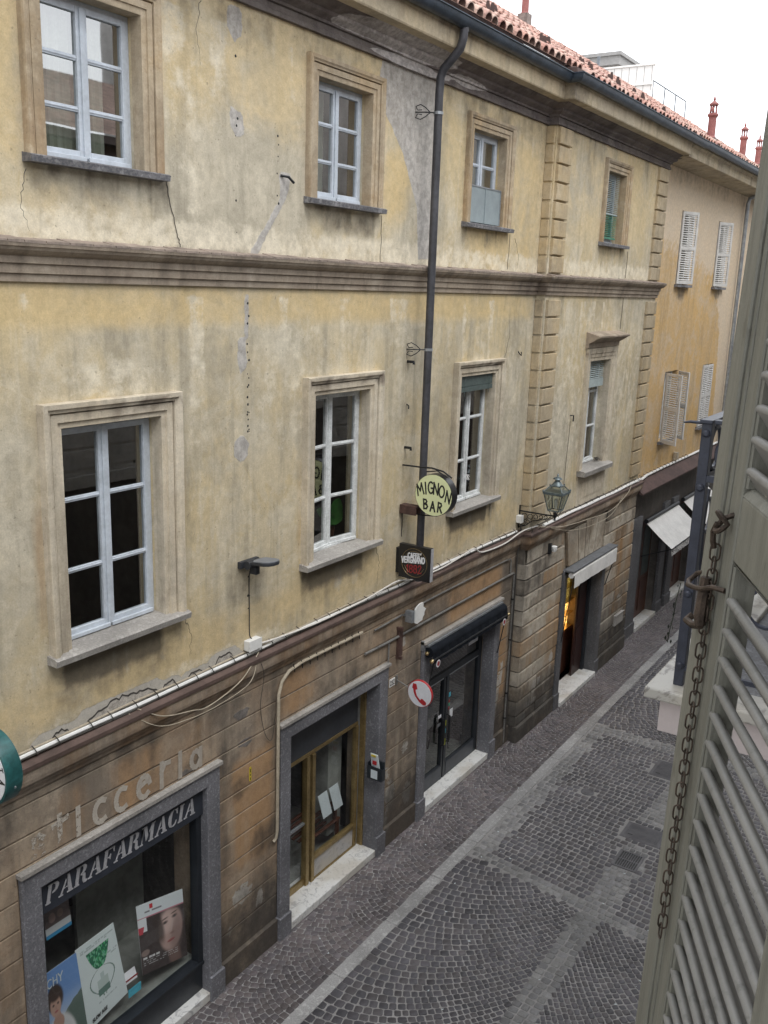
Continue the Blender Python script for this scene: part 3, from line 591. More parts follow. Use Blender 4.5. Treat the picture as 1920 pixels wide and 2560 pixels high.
# ------------------------------------------------------------------ windows
def window(parent, x0, x1, z0, z1, yF, rails, paint, kind, sill_z, sill_over, curtain=None, inside='interior', y0=0.0, arch=None, glassm='glass', open_=0, frost=None):
    mb = MB(); fw = .045; cx = (x0+x1)/2; st = .052 if kind == 'low' else .05; D = .05
    mb.box(x0, x0+fw, yF+.01, yF+.07, z0, z1).box(x1-fw, x1, yF+.01, yF+.07, z0, z1).box(x0+fw, x1-fw, yF+.01, yF+.07, z1-fw, z1).box(x0+fw, x1-fw, yF+.01, yF+.07, z0, z0+.035)
    fr = mb.build('window', paint, parent, bevel=.004)
    for sgn in (-1, 1):
        a, b = (x0+fw-.012, cx-.002) if sgn < 0 else (cx+.002, x1-fw+.012); lo, hi = z0+.03, z1-fw+.01
        m2 = MB(); m2.box(a, a+st, yF, yF+D, lo, hi).box(b-st, b, yF, yF+D, lo, hi).box(a+st, b-st, yF, yF+D, lo, lo+.062).box(a+st, b-st, yF, yF+D, hi-.05, hi)
        for r_ in rails: m2.box(a+st, b-st, yF+.008, yF+D-.008, r_-.020, r_+.020).box(a+st, b-st, yF+.002, yF+D-.002, r_-.007, r_+.007)
        if sgn > 0: m2.box(cx-.022, cx+.022, yF-.014, yF+.001, lo+.01, hi-.01)
        m2.box(a+.01, b-.01, yF-.028, yF-.001, lo-.012, lo+.022)
        cs = m2.build('casement', paint, fr, bevel=.004)
        gl = MB().quad((a+st, yF+.025, lo+.06), (b-st, yF+.025, lo+.06), (b-st, yF+.025, hi-.05), (a+st, yF+.025, hi-.05)).build('pane', glassm, fr)
        if open_:
            for o in (cs, gl):
                px = a if sgn < 0 else b; T = Matrix.Translation((px, yF+.04, 0)) @ Matrix.Rotation(R(open_*sgn*-1), 4, 'Z') @ Matrix.Translation((-px, -yF-.04, 0)); o.data.transform(T)
    # sill, surround, room behind
    sm, (ov, th, prj) = ('sill_stone' if kind == 'low' else 'sill_dark'), sill_over
    m3 = MB(); m3.add([(x0-ov, y0-prj, sill_z), (x1+ov, y0-prj, sill_z), (x1+ov, y0-prj-.008, sill_z+th*.8), (x0-ov, y0-prj-.008, sill_z+th*.8), (x0-ov, y0-prj+.02, sill_z+th), (x1+ov, y0-prj+.02, sill_z+th), (x1+ov, y0, sill_z+th+.012), (x0-ov, y0, sill_z+th+.012),
        (x0-ov, y0, sill_z), (x1+ov, y0, sill_z)], [(0,1,2,3), (3,2,5,4), (4,5,6,7), (0,3,4,7,8), (1,9,6,5,2), (0,8,9,1)])
    m3.quad((x0, y0, sill_z+th+.012), (x1, y0, sill_z+th+.012), (x1, yF+.08, z0+.015), (x0, yF+.08, z0+.015))
    m3.build('sill', sm, fr)
    if arch: MB().frame(x0, x1, sill_z+th, z1, arch, y0, d=.08).build('architrave', 'trim_ochre' if kind == 'up' else 'trim_plaster', fr, paint=paint_ochre_trim if kind == 'up' else paint_trim, fix=True)
    room = MB(); y1, y2 = yF+.12, yF+2.6; X0, X1, Z0, Z1 = x0-.35, x1+.9, z0-.8, z1+.4
    room.quad((X0,y2,Z0),(X1,y2,Z0),(X1,y2,Z1),(X0,y2,Z1)).quad((X0,y1,Z0),(X0,y2,Z0),(X0,y2,Z1),(X0,y1,Z1)).quad((X1,y1,Z0),(X1,y2,Z0),(X1,y2,Z1),(X1,y1,Z1)).quad((X0,y1,Z0),(X1,y1,Z0),(X1,y2,Z0),(X0,y2,Z0)).quad((X0,y1,Z1),(X1,y1,Z1),(X1,y2,Z1),(X0,y2,Z1))
    room.build('room', inside, fr)
    if curtain:
        a, b, za, zb, yc = curtain; m4 = MB(); n = 60
        pts = [(a+(b-a)*i/n, yc+.018*math.sin(i*.85)+.008*math.sin(i*2.1)) for i in range(n+1)]
        for (p, q) in zip(pts[:-1], pts[1:]): m4.quad((p[0], p[1], za), (q[0], q[1], za), (q[0], q[1], zb), (p[0], p[1], zb))
        m4.build('curtain', 'curtain', fr, smooth=True)
    return fr
LOWA = [(-.003,.10),(-.003,-.022),(0,-.025),(.045,-.025),(.048,-.046),(.110,-.046),(.113,-.018),(.122,-.018),(.125,-.062),(.142,-.066),(.158,-.085),(.195,-.088),(.2,-.08),(.2,0)]
UPA = [(-.003,.10),(-.003,-.018),(0,-.02),(.045,-.022),(.048,-.036),(.100,-.036),(.103,-.016),(.110,-.016),(.113,-.046),(.125,-.05),(.14,-.062),(.172,-.066),(.178,-.05),(.178,0)]
for i, h in enumerate(lowW):
    window(house, *h, .12, (5.70, 5.10), 'window_paint' if i == 0 else 'window_paint_old', 'low', 4.425, (.225, .065, .115), None, ('interior', 'interior', 'interior_red')[i], 0, LOWA, open_=(0, 7, 0)[i])
for i, h in enumerate(upW):
    window(house, *h, .12, (9.06, 8.70), 'window_paint', 'up', 8.25, (.20, .055, .10), [(4.6,5.42,8.2,9.5,.24),(7.86,8.35,8.2,9.5,.26),(11.65,12.2,8.2,9.5,.3)][i], 'interior', 0, UPA, glassm='glass_upper')
fr3 = bpy.data.objects['window']
MB().box(11.20, 12.10, .02, .045, 8.33, 8.78).box(11.64, 11.65, .012, .05, 8.33, 8.78).build('frosted_screen', 'frosted', house)
MB().box(11.20, 12.10, .012, .05, 8.775, 8.79).box(11.20,11.213,.012,.05,8.33,8.78).box(12.087,12.10,.012,.05,8.33,8.78).build('screen_frame', 'zinc', house)
# bay windows
bw = window(house, *bayW[0], .02, (5.75, 5.12), 'window_paint_old', 'low', 4.33, (.20, .10, .15), None, 'interior', BY, [(-.003,.10),(-.003,-.018),(0,-.02),(.06,-.022),(.065,-.035),(.12,-.037),(.13,-.05),(.22,-.05),(.22,0)])
MB().sweep([(15.30, BY), (16.84, BY)], [(0,6.55),(.05,6.56),(.055,6.64),(.12,6.67),(.21,6.73),(.24,6.74),(.245,6.765),(0,6.83)], .1).build('window_hood', 'band_plaster', bw, paint=paint_trim)
MB().box(15.40, 16.74, BY-.022, BY, 3.74, 4.33).box(15.60, 16.54, BY-.03, BY-.02, 3.90, 4.18).build('apron_panel', 'trim_plaster', bw, paint=paint_trim); MB().box(15.36,16.78,BY-.03,BY,6.40,6.55).build('frieze_panel', 'band_plaster', bw, paint=paint_trim)
bu = window(house, *bayW[1], .02, (9.05, 8.70), 'window_paint', 'up', 8.25, (.20, .055, .10), None, 'interior', BY, UPA)
def blind(x0, x1, z0, z1, y, mt, parent, pitch_=.034, tilt=.6):
    mb = MB(); z = z1
    while z > z0+.01:
        mb.add([(x0, y, z), (x1, y, z), (x1, y-.022, z-.022*tilt), (x0, y-.022, z-.022*tilt), (x0, y, z-.004), (x1, y, z-.004), (x1, y-.022, z-.022*tilt-.004), (x0, y-.022, z-.022*tilt-.004)], [(0,1,2,3),(3,2,6,7),(4,7,6,5)]); z -= pitch_
    mb.box(x0, x1, y-.025, y+.005, z0-.012, z0+.010); return mb.build('blind', mt, parent)
blind(15.66, 16.50, 8.80, 9.45, -.05, 'blind_grey', bu, .03); blind(15.66, 16.50, 8.40, 8.79, -.045, 'blind_green', bu, .03)
blind(15.60, 16.50, 5.98, 6.32, -.05, 'blind_grey', bw, .034); MB().box(15.6, 16.5, -.08, -.03, 5.85, 5.97).build('blind_rail', 'blind_grey', bw)
fr3 = [o for o in house.children if o.name.startswith('window')][2]
MB().box(11.20, 12.17, .015, .06, 6.17, 6.31).box(11.22, 12.15, .0, .05, 6.10, 6.165).box(11.3,11.31,-.005,.0,6.05,6.31).box(12.03,12.04,-.005,.0,6.05,6.31).build('rolled_blind', 'blind_dark', fr3, bevel=.01)
# shop surrounds: granite posts, lintel, plinth blocks
GR = [(-.004,.16),(-.004,-.042),(0,-.045),(.008,-.05),(.172,-.05),(.18,-.042),(.18,0)]
fronts = []
for i, (a, b, t) in enumerate(shops):
    mb = MB().frame(a, b, .30, t, GR, 0); mb.box(a-.205, a+.006, -.075, .16, 0, .30).box(b-.006, b+.205, -.075, .16, 0, .30)
    sf = mb.build('shop_front', 'granite', house, fix=True, bevel=.006); fronts.append(sf)
    MB().box(a-.20, b+.20, -.075, .0, t+.18, t+.215).build('lintel_drip', 'sill_stone', sf)
    MB().box(a+.003, b-.003, -.05, .42, .015, .115).build('doorstep', 'marble', sf, bevel=.006)
mb = MB().frame(15.22, 17.05, .30, 2.50, [(-.004,.2),(-.004,-.05),(.18,-.05),(.18,0)], BY); mb.box(15.02, 15.226, BY-.07, .05, 0, .30).box(17.044, 17.26, BY-.07, .05, 0, .30)
sf4 = mb.build('shop_front', 'granite_dark', house, fix=True, bevel=.006)
MB().box(15.23, 17.04, BY-.10, .3, .015, .10).build('doorstep', 'marble', sf4, bevel=.006)
# --- shop 1
s1 = fronts[0]
MB().box(4.22, 6.19, .02, .10, 2.21, 2.53).build('sign_band', 'dark_sign', s1)
MB().box(4.22, 6.19, .06, .16, .115, .44).box(4.22, 6.19, .03, .16, .44, .475).box(4.22, 4.27, .05, .15, .47, 2.21).box(6.12, 6.19, .05, .15, .47, 2.21).build('window_frame', 'black_frame', s1)
MB().quad((4.27,.12,.47),(6.12,.12,.47),(6.12,.12,2.21),(4.27,.12,2.21)).build('pane', 'glass_shop', s1)
def room(parent, x0, x1, y0, y1, z0, z1, mt, floor=None):
    mb = MB().quad((x0,y1,z0),(x1,y1,z0),(x1,y1,z1),(x0,y1,z1)).quad((x0,y0,z0),(x0,y1,z0),(x0,y1,z1),(x0,y0,z1)).quad((x1,y0,z0),(x1,y1,z0),(x1,y1,z1),(x1,y0,z1)).quad((x0,y0,z1),(x1,y0,z1),(x1,y1,z1),(x0,y1,z1))
    mb.quad((x0,y0,z0),(x1,y0,z0),(x1,y1,z0),(x0,y1,z0), 1); return mb.build('shop_interior', [mt, floor or mt], parent)
room(s1, 4.15, 6.3, .16, 1.9, .46, 2.6, 'interior', 'interior_light')
MB().box(5.35, 6.25, 1.0, 1.05, .46, 2.5).box(4.2, 4.9, 1.2, 1.25, .46, 2.5).box(4.2,5.3,.7,.73,1.62,1.66).build('display_screen', 'interior_light', s1)
MB().box(5.28, 5.36, 1.5, 1.55, 1.5, 1.9).build('red_package', 'red_paint', s1); MB().box(5.30, 5.40, 1.5, 1.55, 1.15, 1.45).build('yellow_package', 'yellow_label', s1)
# --- shop 2
s2 = fronts[1]; y = .24
MB().box(7.53, 9.30, y, y+.05, 1.89, 1.94).box(8.20, 8.26, y-.01, y+.07, .115, 1.89).box(8.30, 8.36, y-.02, y+.05, .115, 1.89).box(7.53, 8.20, y+.02, y+.06, .115, .20).box(8.36, 9.30, y-.01, y+.05, .115, .135).box(8.36, 9.30, y-.01, y+.05, .40, .455).box(9.24, 9.29, y-.015, y+.05, .135, 1.89).box(9.33,9.36,.16,.30,.115,2.53).build('window_frame', 'brass', s2, bevel=.004)
MB().box(7.53, 9.36, y+.01, y+.04, 1.94, 2.53).build('fascia_panel', 'slate_panel', s2)
MB().box(8.26, 8.30, y+.03, y+.06, .115, 1.89).box(7.53, 8.20, y+.02, y+.05, .97, 1.0).box(9.29,9.36,y,y+.05,.115,2.53).build('door_rail', 'zinc', s2)
MB().box(8.36, 9.24, y+.01, y+.04, .135, .40).build('marble_panel', 'marble_grey', s2)
MB().quad((7.53,y+.04,.20),(8.20,y+.04,.20),(8.20,y+.04,1.89),(7.53,y+.04,1.89)).quad((8.36,y+.03,.455),(9.24,y+.03,.455),(9.24,y+.03,1.89),(8.36,y+.03,1.89)).build('pane', 'glass_shop', s2)
room(s2, 7.4, 9.6, .31, 2.6, .1, 2.5, 'interior', 'interior_light')
MB().box(9.0, 9.3, .5, .9, .3, 2.3).build('pale_column', 'interior_light', s2)
bench = empty('bench', (8.8, .6, .1), label='slatted brown wooden bench behind the shop glass under two paper sheets', cat='bench')
mb = MB()
for k in range(6): mb.box(8.42, 9.2, .42+k*.09, .47+k*.09, .50, .52)
mb.build('seat', 'wood_brown', bench, bevel=.004)
for xx in (8.46, 9.12): MB().box(xx, xx+.05, .42, .46, .1, .50).build('leg', 'wood_brown', bench)
MB().box(8.5, 9.15, .44, .48, .76, .80).box(8.5,8.54,.44,.48,.5,.8).box(9.1,9.14,.44,.48,.5,.8).build('backrest', 'wood_brown', bench)
for k, (px, lab) in enumerate(((8.66, 'left white printed sheet propped on the bench behind the shop glass'), (8.90, 'right blue-white sheet propped on the bench behind the shop glass'))):
    o = MB().add([(px,.31,.80),(px+.19,.31,.80),(px+.13,.36,1.13),(px-.06,.36,1.13),(px,.316,.80),(px+.19,.316,.80),(px+.13,.366,1.13),(px-.06,.366,1.13)], [(0,1,2,3),(7,6,5,4),(0,4,5,1),(1,5,6,2),(2,6,7,3),(3,7,4,0)]).build('paper_sheet', 'paper'); tag(o, lab, 'paper', 'sheets in the shop window')
# --- shop 3, the cafe
s3 = fronts[2]; y = .17
MB().box(10.62,10.70,y,y+.06,.115,2.53).box(12.58,12.68,y,y+.06,.115,2.53).box(10.70,12.58,y+.005,y+.06,1.80,1.90).box(10.70,12.58,y,y+.05,2.40,2.53).box(11.47,11.52,y-.005,y+.06,.115,1.80).box(11.55,11.62,y-.005,y+.06,.115,1.80).box(10.70,11.47,y,y+.05,.115,.36).box(11.62,12.58,y,y+.05,.115,.36).build('door_frame', 'black_frame', s3, bevel=.004)
MB().box(10.72,11.45,y-.004,y+.001,1.795,1.812).box(11.63,12.56,y-.004,y+.001,1.795,1.812).build('door_trim', 'zinc', s3)
MB().box(10.70,11.47,y-.006,y,.14,.34).box(11.64,12.56,y-.006,y,.14,.34).build('kick_plate', 'slate_panel', s3)
MB().quad((10.70,y+.03,.36),(11.47,y+.03,.36),(11.47,y+.03,1.80),(10.70,y+.03,1.80)).quad((11.62,y+.03,.36),(12.58,y+.03,.36),(12.58,y+.03,1.80),(11.62,y+.03,1.80)).quad((10.70,y+.03,1.90),(12.58,y+.03,1.90),(12.58,y+.03,2.40),(10.70,y+.03,2.40)).build('pane', 'glass', s3)
for xx in (11.44, 11.60):
    MB().tube([(xx,y,.72),(xx,y-.05,.72),(xx,y-.05,1.16),(xx,y,1.16)], .013, 8).box(xx-.03,xx+.03,y-.058,y-.045,.74,1.14).build('handle', 'iron_dark', s3)
room(s3, 10.5, 12.8, .24, 3.0, .1, 2.5, 'interior', 'interior_light')
for cx, cz, w_, h_, mt in ((11.66,1.47,.05,.07,'cyan_print'),(11.65,1.36,.03,.045,'red_dull'),(11.65,1.31,.035,.045,'green_print'),(11.65,1.25,.03,.045,'red_dull'),(11.37,1.21,.09,.05,'sign_white'),(11.73,1.14,.09,.13,'sign_white'),(11.36,1.08,.09,.05,'zinc'),(11.57,1.03,.035,.09,'lime_print'),(11.57,.90,.03,.07,'cyan_print'),(11.57,.72,.035,.10,'lime_print'),(12.35,2.12,.30,.07,'sign_white')):
    MB().box(cx-w_/2, cx+w_/2, y-.0075, y-.002, cz-h_/2, cz+h_/2).build('sticker', mt, s3)
tbl = empty('cafe_table', (11.9, .9, .1), label='dark round table standing inside the glass door of the bar', cat='table')
MB().lathe((11.95,.95,0), [(.30,.84),(.30,.87)], 20).build('tabletop', 'black_frame', tbl); MB().lathe((11.95,.95,0), [(.2,.1),(.2,.12),(.025,.14),(.025,.84)], 12).build('pedestal', 'iron_dark', tbl)
for k, (cx, cy, lab) in enumerate(((11.15,.75,'dark bar stool just inside the left door leaf'), (12.35,.7,'dark bar stool inside near the right jamb of the glass door'))):
    st_ = empty('bar_stool', (cx, cy, .1), label=lab, cat='stool', group='stools inside the bar')
    MB().lathe((cx,cy,0), [(.16,.62),(.17,.66)], 14).build('seat', 'black_cloth', st_)
    for a in range(4): MB().tube([(cx+.1*math.cos(a*1.57+.7),cy+.1*math.sin(a*1.57+.7),.62),(cx+.17*math.cos(a*1.57+.7),cy+.17*math.sin(a*1.57+.7),.1)], .012, 6).build('leg', 'iron_dark', st_)
# --- shop 4 in the bay, a lit cabinet inside
MB().box(16.52,17.05,.06,.10,.10,2.50).box(16.58,16.95,.045,.06,.3,1.1).box(16.58,16.95,.045,.06,1.2,2.35).build('door', 'door_red', sf4, bevel=.006)
MB().box(16.96,17.03,.0,.06,.1,2.5).build('door_frame', 'black_frame', sf4)
room(sf4, 15.1, 17.1, .16, 1.6, .1, 2.5, 'interior', 'interior_light')
cab = empty('display_cabinet', (16.2, .7, .1), label='glowing golden shelf cabinet seen through the open bay doorway', cat='cabinet')
MB().box(15.4,17.0,.42,.45,1.0,1.55).build('back_panel', 'lit_shelf', cab); MB().box(15.4,17.0,.42,.45,1.55,2.45).build('upper_panel', 'dim_gold', cab)
for zz in (.98, 1.27, 1.55, 1.85, 2.15): MB().box(15.4,17.0,.30,.43,zz,zz+.015).build('shelf', 'brass_bright', cab)
MB().box(15.4,17.0,.28,.45,.1,.97).build('base', 'wood_brown', cab)
rng = random.Random(4)
for zz in (1.0, 1.285, 1.565, 1.865):
    for k in range(7):
        xx = 15.5+k*.13+rng.uniform(-.03,.03); h = rng.uniform(.10,.2)
        tag(MB().lathe((xx,.36,zz), [(.035,0),(.038,h*.55),(.014,h*.75),(.014,h)], 10).build('bottle', rng.choice(['brass_bright','lit_plain','wood_brown'])), 'small bottle on the %s lit shelf inside the bay doorway' % {1.0:'lowest',1.285:'second',1.565:'third',1.865:'top'}[zz], 'bottle', 'bottles on the lit shelves')
# ------------------------------------------------------------------ house beyond the bay
far = empty('ochre_house', (22, 0, 0), label='deep orange house with faded louvred shutters beyond the quoined bay', cat='building')
FX0, FX1 = BX1, 27.2; FY = .02
farW = [(20.72,21.67,7.72,9.24),(23.80,24.75,7.72,9.24),(20.66,21.62,4.30,5.84),(23.78,24.72,4.30,5.84)]
mb = MB()
for a in cut(FX0, FX1, 3.5, 10.15, farW): mb.panel(*a, FY, .12)
for h in farW: reveal(mb, *h, FY, FY+.25)
mb.build('wall', 'far_plaster', far, paint=paint_far)
MB().sweep([(BX1+.01, BY), (27.6, BY)], [(-.17,10.02),(.36,10.06),(.37,10.07),(.37,10.24),(.425,10.29),(.425,10.385),(.28,10.43),(-.17,10.43)], .3).build('eaves_slab', 'fascia', far, paint=paint_band)
g2 = [(w_-.0, z+.015) for w_, z in g+[(.60,10.385),(.60,10.375)]+gi]
MB().sweep([(BX1+.62, BY), (27.6, BY)], g2).build('gutter', 'gutter_metal', far, smooth=True)
roof_tiles(BX1+.75, 27.6, -.40, 3.0, 'roof', far, 5, ez=EZ)
def louver_leaf(name, parent, hinge, ang, w_, z0, z1, mt='shutter_far'):
    """leaf hinged at (x,y), swung to direction ang"""
    mb = MB(); t = .03; mb.box(0,.05,0,t,z0,z1).box(w_-.05,w_,0,t,z0,z1).box(.05,w_-.05,0,t,z0,z0+.07).box(.05,w_-.05,0,t,z1-.06,z1).box(.05,w_-.05,0,t,(z0+z1)/2-.035,(z0+z1)/2+.035)
    for a, b in ((z0+.07,(z0+z1)/2-.035),((z0+z1)/2+.035,z1-.06)):
        z = a+.012
        while z < b-.01: mb.add([(.05,.004,z),(w_-.05,.004,z),(w_-.05,t-.002,z+.015),(.05,t-.002,z+.015),(.05,.004,z+.008),(w_-.05,.004,z+.008),(w_-.05,t-.002,z+.023),(.05,t-.002,z+.023)], [(0,1,5,4),(4,5,6,7),(3,2,1,0),(7,6,2,3)]); z += .047
    o = mb.build(name, mt, parent); o.data.transform(Matrix.Translation((hinge[0], hinge[1], 0)) @ Matrix.Rotation(ang, 4, 'Z')); return o
for i, (a, b, z0, z1) in enumerate(farW):
    win = MB().box(a,a+.05,FY+.12,FY+.17,z0,z1).box(b-.05,b,FY+.12,FY+.17,z0,z1).box(a+.05,b-.05,FY+.12,FY+.17,z1-.05,z1).box(a+.05,b-.05,FY+.12,FY+.17,z0,z0+.06).box((a+b)/2-.03,(a+b)/2+.03,FY+.12,FY+.17,z0+.06,z1-.05).build('window', 'window_paint_old', far)
    MB().quad((a+.05,FY+.14,z0),(b-.05,FY+.14,z0),(b-.05,FY+.14,z1),(a+.05,FY+.14,z1)).build('pane', 'glass', win)
    MB().box(a-.08,b+.08,-.07,.05,z0-.06,z0-.005).build('sill', 'sill_dark', win); MB().box(a,b,.5,.52,z0,z1).build('room', 'interior', win)
    L = .475
    if i < 2:
        louver_leaf('shutter', win, (a+.01,-.005), math.atan2(-.23,.43), L, z0+.01, z1-.02); louver_leaf('shutter', win, (a+.475,.0), 0, L-.01, z0+.01, z1-.02)
    elif i == 2:
        louver_leaf('shutter', win, (a+.01,-.01), math.atan2(-.45,-.32), .52, z0-.02, z1-.02); louver_leaf('shutter', win, (b-.01,-.01), math.atan2(-.33,-.36), .49, z0+.01, z1-.02)
    else:
        louver_leaf('shutter', win, (a+.01,-.012), 0, L-.01, z0+.01, z1-.02); louver_leaf('shutter', win, (a+.475,-.012), 0, L-.01, z0+.01, z1-.02)
MB().tube([(26.1,-.5,10.3),(26.1,-.45,10.15),(26.08,-.1,9.95),(26.06,-.08,9.8),(26.06,-.08,3.6)], .05, 10).build('drainpipe', 'zinc', far, smooth=True)
# its ground floor: dark piers, brown canopy strip
mb = MB(); fd = [(19.95,21.45,-.1,2.55),(22.75,24.3,-.1,2.55)]
for a in cut(BX1, FX1, 0, 3.5, fd): mb.panel(*a, .015, .15)
for h in fd: reveal(mb, *h, .015, .4, False)
mb.build('ground_floor_wall', 'far_base', far, paint=paint_trim)
for a, b in ((19.30,19.90),(21.52,21.92),(22.25,22.68),(24.38,24.9)): MB().box(a,b,-.05,.02,.28,2.75).box(a-.03,b+.03,-.075,.02,0,.28).build('pier', 'granite_dark', far, bevel=.01)
for a, b, _, t in fd:
    dr = MB().box(a+.03,b-.03,.16,.20,.1,t-.03).box(a+.15,(a+b)/2-.08,.145,.16,.25,1.0).box((a+b)/2+.08,b-.15,.145,.16,.25,1.0).build('door', 'wood_brown', far, bevel=.006)
    MB().box(a+.17,(a+b)/2-.1,.15,.162,1.1,2.3).box((a+b)/2+.1,b-.17,.15,.162,1.1,2.3).build('pane', 'blind_dark', dr); MB().box(a,b,-.1,.3,.012,.10).build('doorstep', 'marble', dr)
MB().sweep([(BX1+.02, .01), (27.4, .01)], [(0,3.50),(.27,3.40),(.29,3.40),(.29,3.43),(.02,3.64),(0,3.64)]).build('canopy_strip', 'canopy_brown', far)
# third house further down
third = empty('cream_house', (31, 0, 0), label='pale cream house closing the far end of the street behind the pipe', cat='building')
mb = MB().box(27.25,38,.25,8,3.4,10.0); mb.build('wall', 'far_beige', third); MB().box(27.25,38,.22,8,0,3.4).build('ground_floor_wall', 'far_base', third)
MB().box(27.2,38.2,-.4,8,10.0,10.2).build('eaves_slab', 'house_slab', third)
for a in (29.0, 32.2, 35.4):
    for z0, z1 in ((4.3,5.85),(7.7,9.2)):
        win = MB().box(a,a+.95,.20,.27,z0,z1).build('window', 'blind_dark', third); louver_leaf('shutter', win, (a,.19), 0, .47, z0, z1); louver_leaf('shutter', win, (a+.48,.19), 0, .47, z0, z1)
rr_ = MB().quad((27.6,-.4,10.3),(38,-.4,10.3),(38,3,12.4),(27.6,3,12.4)).build('roof', 'roof_tile', third)
# chimneys
def chimney(parent, x, y, z, s, arm=False):
    mb = MB(); mb.box(x-.19*s,x+.19*s,y-.19*s,y+.19*s,z-.5,z+.02); base = mb.build('chimney', 'chimney_grey', parent)
    MB().lathe((x,y,z), [(.17*s,0),(.165*s,.06*s),(.13*s,.10*s),(.125*s,.66*s),(.17*s,.72*s),(.17*s,.77*s),(.12*s,.80*s)], 16).build('pot', 'chimney_red', base, smooth=True)
    mb = MB()
    for k in range(6):
        a = k*math.pi/3; mb.tube([(x+.11*s*math.cos(a),y+.11*s*math.sin(a),z+.78*s),(x+.10*s*math.cos(a+.5),y+.10*s*math.sin(a+.5),z+1.05*s)], .024*s, 6)
    mb.lathe((x,y,z), [(.15*s,1.04*s),(.15*s,1.08*s),(.07*s,1.14*s),(.03*s,1.18*s),(.045*s,1.22*s),(.03*s,1.27*s),(.005*s,1.34*s)], 12)
    if arm: mb.lathe((x-.16*s,y,z+.83*s), [(.05*s,0),(.06*s,.08*s),(.02*s,.14*s)], 8)
    mb.build('cowl', 'chimney_red', base, smooth=True)
chimney(house, 18.7, 3.0, 12.86, .56); chimney(far, 23.75, .42, 11.08, .72, True); chimney(third, 29.6, 1.05, 11.42, .72); chimney(third, 34.5, 1.7, 11.82, .72)
# white house with a roof terrace behind
wh = empty('white_house', (38, 10, 0), label='white house with flat slab roof and terrace rising behind the tiles', cat='building')
MB().box(38.0,44,8.45,16,5,16.1).build('wall', 'white_house', wh); MB().box(37.5,41.2,7.93,17,16.1,16.55).box(37.42,41.28,7.85,17,16.42,16.55).build('roof', 'house_slab', wh)
mb = MB().box(36.5,36.6,6.2,16,13.6,15.75); mb.box(36.45,36.65,6.15,16,15.72,15.78)
for k in range(4): mb.box(36.44,36.5,6.2,16,13.7+k*.45,13.76+k*.45)
mb.build('terrace_parapet', 'white_house', wh)
mb = MB()
for k in range(34): mb.box(36.49,36.497,6.25+k*.29,6.262+k*.29,15.2-.35,15.7)
mb.build('parapet_groove', 'house_slab', wh)
MB().box(36.4,42.6,6.0,16,13.1,13.6).build('terrace_slab', 'house_slab', wh)
MB().box(36.42,36.5,8.3,8.4,13.6,16.2).build('drainpipe', 'grey_metal', wh)
mb = MB().tube([(36.55,6.2,15.2),(40.9,6.2,15.2)], .025, 6).tube([(36.55,6.2,14.4),(40.9,6.2,14.4)], .018, 6)
for k in range(4): mb.tube([(36.6+k*1.43,6.2,13.6),(36.6+k*1.43,6.2,15.2)], .025, 6)
for k in range(8): mb.tube([(36.9+k*.5,6.2,13.9+.2*(k%2)),(37.2+k*.5,6.2,14.0)], .012, 5)
mb.build('railing', 'grey_metal', wh)
# ------------------------------------------------------------------ the house on the viewer's side (seen in the window panes)
near = empty('near_house', (5, -6.2, 0), label='grey banded house on the near side of the street, mirrored in the window panes', cat='building')
NY = -6.14
nh = [(-1.5,-.55,.0,9.0)]; nW = [(a,a+1.0,z0,z0+1.7) for a in (-8,-4.6,2.0,4.4,7.8,11.2,14.6,18,21.4,24.8) for z0 in (2.8,6.4)]
nW = [h for h in nW if not (h[2] > 6 and h[0] in (2.0,))]
mb = MB(); open_w = (-.75,.78,6.2,8.35)
for a in cut(-14, 40, 0, 9.6, nW+[open_w]): mb.quad((a[0],NY,a[2]),(a[0],NY,a[3]),(a[1],NY,a[3]),(a[1],NY,a[2]))
for h in nW+[open_w]: reveal(mb, *h, NY, NY-.3)
z = .4
while z < 9.2: mb.box(-14,-.9,NY,NY+.012,z,z+.30); mb.box(.95,40,NY,NY+.012,z,z+.30); z += .36
mb.build('wall', 'near_plaster', near)
MB().box(-14,40,NY,NY+.06,4.05,4.25).build('string_course', 'near_plaster', near); MB().box(-14,40,NY,NY+.03,1.2,4.05).build('fascia_board', 'far_base', near); MB().box(-14,16,NY,NY+.25,9.5,9.62).box(-14,16,NY,NY+.03,8.95,9.5).build('eaves_board', 'cornice_dark', near); MB().box(16,40,NY-6,NY+.012,9.4,13.5).build('upper_floor', 'near_plaster', near)
MB().quad((-14,NY+.3,9.64),(16,NY+.3,9.64),(16,NY-3.6,11.3),(-14,NY-3.6,11.3)).build('roof', 'near_tile', near)
for h in nW:
    win = MB().box(h[0],h[0]+.06,NY-.2,NY-.14,h[2],h[3]).box(h[1]-.06,h[1],NY-.2,NY-.14,h[2],h[3]).box(h[0]+.47,h[0]+.53,NY-.2,NY-.14,h[2],h[3]).box(h[0],h[1],NY-.2,NY-.14,h[2]+1.1,h[2]+1.15).build('window', 'door_red', near)
    MB().quad((h[0],NY-.25,h[2]),(h[1],NY-.25,h[2]),(h[1],NY-.25,h[3]),(h[0],NY-.25,h[3])).build('pane', 'blind_dark', win)
MB().box(-.75,.78,NY-1.8,NY-1.75,6.0,8.5).build('room', 'interior', near)
